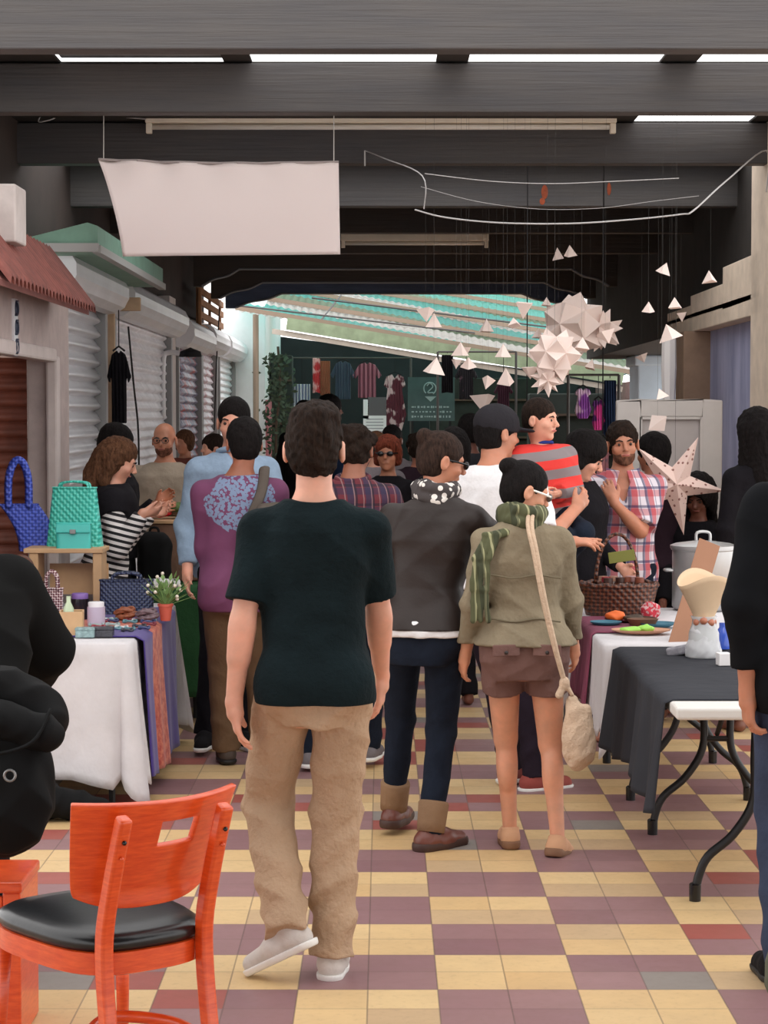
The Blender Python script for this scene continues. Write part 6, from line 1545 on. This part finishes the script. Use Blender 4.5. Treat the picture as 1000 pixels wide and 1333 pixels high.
garment(745, 773, 505, 545, 21.3, blotch('purple_print', (150, 84, 176), (226, 200, 226), 7, .5, .56), 'purple and white printed dress hanging above the vendor', 'dress', rail=488)
garment(768, 790, 520, 560, 21.3, blotch('magenta_print', (206, 70, 150), (90, 40, 110), 8, .5, .56), 'magenta printed dress hanging right of the purple one', 'dress', rail=488)
garment(786, 802, 495, 568, 21.3, cloth('navy_sweat'), 'long navy garment hanging right of the magenta dress', 'panel', rail=488)
garment(772, 797, 572, 622, 12.95, blotch('pink_grey_mottle', (176, 120, 126), (80, 90, 110), 12), 'mottled pink and grey garment hanging left of the vendor', 'shirt', hang='roof')
garment(682, 690, 536, 560, 14.7, blotch('pink_white', (220, 120, 140), (240, 226, 230), 10), 'pink and white ornament hanging beside the head of the boy', 'panel', hang='roof')
M_rail = mat('rail_dull_grey', (76, 74, 72), .6)
# rails that carry the far garments
for x0, x1, Y, z in ((380, 535, 31.0, 466), (570, 672, 27.4, 458), (740, 806, 21.3, 488)):
    a = at(x0, z, Y); c_ = at(x1, z, Y); r0 = empty('clothes_rail', ((a.x+c_.x)/2, Y, 0), 0, {380: 'clothes rail across the far left stall', 570: 'clothes rail in the shadow right of the green sign', 740: 'clothes rail over the stall behind the vendor'}[x0], 'rail'); L = c_.x-a.x
    MB().tube([(-L/2, 0, a.z), (L/2, 0, a.z)], .012, 8).build('rail_bar', M_rail, r0)
    for q in (-1, 1): MB().tube([(q*L/2, 0, a.z), (q*L/2, 0, 0)], .016, 8).build('upright', M_rail, r0)
# green sign with ring emblem and lines of small lettering (unreadable in the photo)
a = at(531, 491, 29.5); c_ = at(592, 548, 29.5); sg = empty('stall_sign', ((a.x+c_.x)/2, 29.5, (a.z+c_.z)/2), 0, 'dark green sign with a round white emblem and lines of faint lettering', 'sign')
w_, h_ = c_.x-a.x, a.z-c_.z
MB().box((0, 0, 0), (w_, .03, h_)).build('board', mat('sign_green', (66, 84, 84), .7, var=.15), sg)
M_sw = mat('sign_white', (150, 166, 166), .7)
b = MB(); b.tube(arc((-.02, -.02, h_*.24), .085, -60, 230, 20), .009, 5); b.build('emblem_ring', M_sw, sg)
b = MB(); b.tube(smooth_path([(-.06, -.02, h_*.3), (-.02, -.02, h_*.36), (.02, -.02, h_*.28), (-.05, -.02, h_*.15), (.03, -.02, h_*.15)], 5), .009, 5); b.build('emblem_stroke', M_sw, sg)
b = MB(); b.prism([(-.09, h_*.06), (.07, h_*.06), (-.01, -h_*.06)], -.02, -.017); b.build('emblem_triangle', M_sw, sg)
random.seed(2)
for r_ in range(3):
    b = MB(); x = -w_*.42; z = -h_*(.18+.11*r_)
    while x < w_*.4:
        l_ = random.uniform(.015, .035); b.box((x+l_/2, -.018, z), (l_, .004, .03 if random.random() < .5 else .02)); x += l_+random.uniform(.006, .03)
    o = b.build('lettering', M_sw, sg); o['kind'] = 'stuff'
for q in (-1, 1): MB().tube([(q*w_*.4, 0, -h_/2), (q*w_*.4, 0, c_.z*0-(a.z+c_.z)/2)], .02, 6).build('post', M_dark, sg)
# notices
for x0, x1, y0, y1, lab, cc in ((473, 503, 541, 572, 'white notice sheet with ruled lines, lower in the far stalls', (236, 236, 238)), (473, 480, 520, 545, 'narrow white notice strip above the ruled notice', (236, 236, 238)), (479, 503, 517, 541, 'plain dark grey board above the ruled notice', (96, 92, 96))):
    a = at(x0, y0, 30.2); c_ = at(x1, y1, 30.2); r0 = empty('notice_board', ((a.x+c_.x)/2, 30.2, (a.z+c_.z)/2), 0, lab, 'sign'); W, H = c_.x-a.x, a.z-c_.z
    MB().box((0, 0, 0), (W, .02, H)).build('board', mat('notice_%d' % cc[0], cc, .8), r0)
    if H > .3 and cc[0] > 200:
        b = MB()
        for k in range(6): b.box((0, -.012, H*.35-k*H*.13), (W*.75, .003, .012))
        o = b.build('ruled_lines', mat('notice_ink', (150, 150, 156), .8), r0); o['kind'] = 'stuff'
    MB().tube([(0, .02, -H/2), (0, .02, -(a.z+c_.z)/2)], .02, 6).build('post', M_dark, r0)
# stall block masses
M_st = mat('stall_dark_green', (40, 48, 44), .9, var=.4, vsc=2)
for px0, px1, Y, yt, lab in ((352, 380, 30.5, 462, 'narrow dark stall cabinet at the left of the far stalls'), (560, 700, 30.8, 492, 'wide dark stall cabinet behind the green sign'), (690, 800, 28, 512, 'dark stall cabinet under the right end of the canopy')):
    a = at(px0, yt, Y); c_ = at(px1, yt, Y); r0 = empty('stall_cabinet', ((a.x+c_.x)/2, Y, 0), 0, lab, 'stall'); W = c_.x-a.x
    MB().box((0, .3, a.z/2), (W, .5, a.z)).build('cabinet_body', M_st, r0, bevel=.02)
    for k in (.35, .62, .86): MB().box((0, .03, a.z*k), (W*.98, .08, .03)).build('shelf', mat('shelf_dark_wood', (80, 66, 56), .8), r0)
# hanging plant at the far left stall
random.seed(21)
pl = empty('climbing_plant', at(362, 470, 29.3), 0, 'dark climbing plant by the corner of the white house', 'plant')
b = MB()
for i in range(420):
    x = random.gauss(0, .10); z = random.uniform(-1.3, .1); y = random.gauss(0, .06); s_ = random.uniform(.025, .05); a = random.uniform(0, 6.28); u_ = Vector((math.cos(a), .3*math.sin(a*2), math.sin(a)))*s_; v_ = Vector((-math.sin(a), .4, math.cos(a)))*s_*.5; c_ = Vector((x, y, z))
    b.add([c_-u_, c_+v_, c_+u_, c_-v_], [(0, 1, 2, 3)])
o = b.build('foliage', mat('dark_leaf', (52, 66, 48), .8, var=.3, vsc=9), pl); o['kind'] = 'stuff'
b = MB(); b.tube(smooth_path([(0, 0, .2), (.03, 0, -.4), (-.03, 0, -1), (0, 0, -2.2)], 5), .02, 6); b.build('stem', mat('stem_brown', (70, 54, 42), .9), pl, smooth=True)
# black cables down the shutters
for pts, lab in (([(167, 425, 16.2), (174, 500, 16.2), (180, 560, 16.2), (181, 640, 16.2)], 'black cable running down beside the black t-shirt'), ([(286, 400, 25), (282, 470, 25), (279, 560, 25)], 'thin black cable hanging in front of the far shutters')):
    b = MB(); b.tube(smooth_path([at(*q) for q in pts], 6), .008, 6); one(b, 'cable', M_dark, lab, 'cable')
# wall bracket lamp arm above the third shutter
root = empty('bracket_arm', at(226, 470, 20.2), 0, 'white bent bracket arm beside the painted shutter', 'bracket')
b = MB(); b.tube(smooth_path([(-.1, 0, -.55), (-.1, 0, -.02), (-.05, 0, .08), (.12, 0, .06)], 5), .025, 8); b.build('arm', M_white, root, smooth=True)
b = MB(); b.lathe([(.0, .0), (.11, .0), (.10, .05), (.0, .09)], (.16, 0, .04), 16); b.build('shade', M_dark, root, smooth=True, auto=50)
# white paper garland strip by the brown column
root = empty('paper_lantern', at(871, 480, 15.0), 0, 'long white paper lantern hanging left of the brown column', 'lantern')
b = MB(); b.lathe([(.02, .26), (.05, .22), (.055, .0), (.045, -.22), (.02, -.26)], n=8); b.build('paper', mat('white_lantern_paper', (236, 232, 230), .8), root); MB().tube([(0, 0, .25), (0, 0, 3.5-at(871, 480, 15.0).z)], .001, 4).build('thread', M_thr, root)
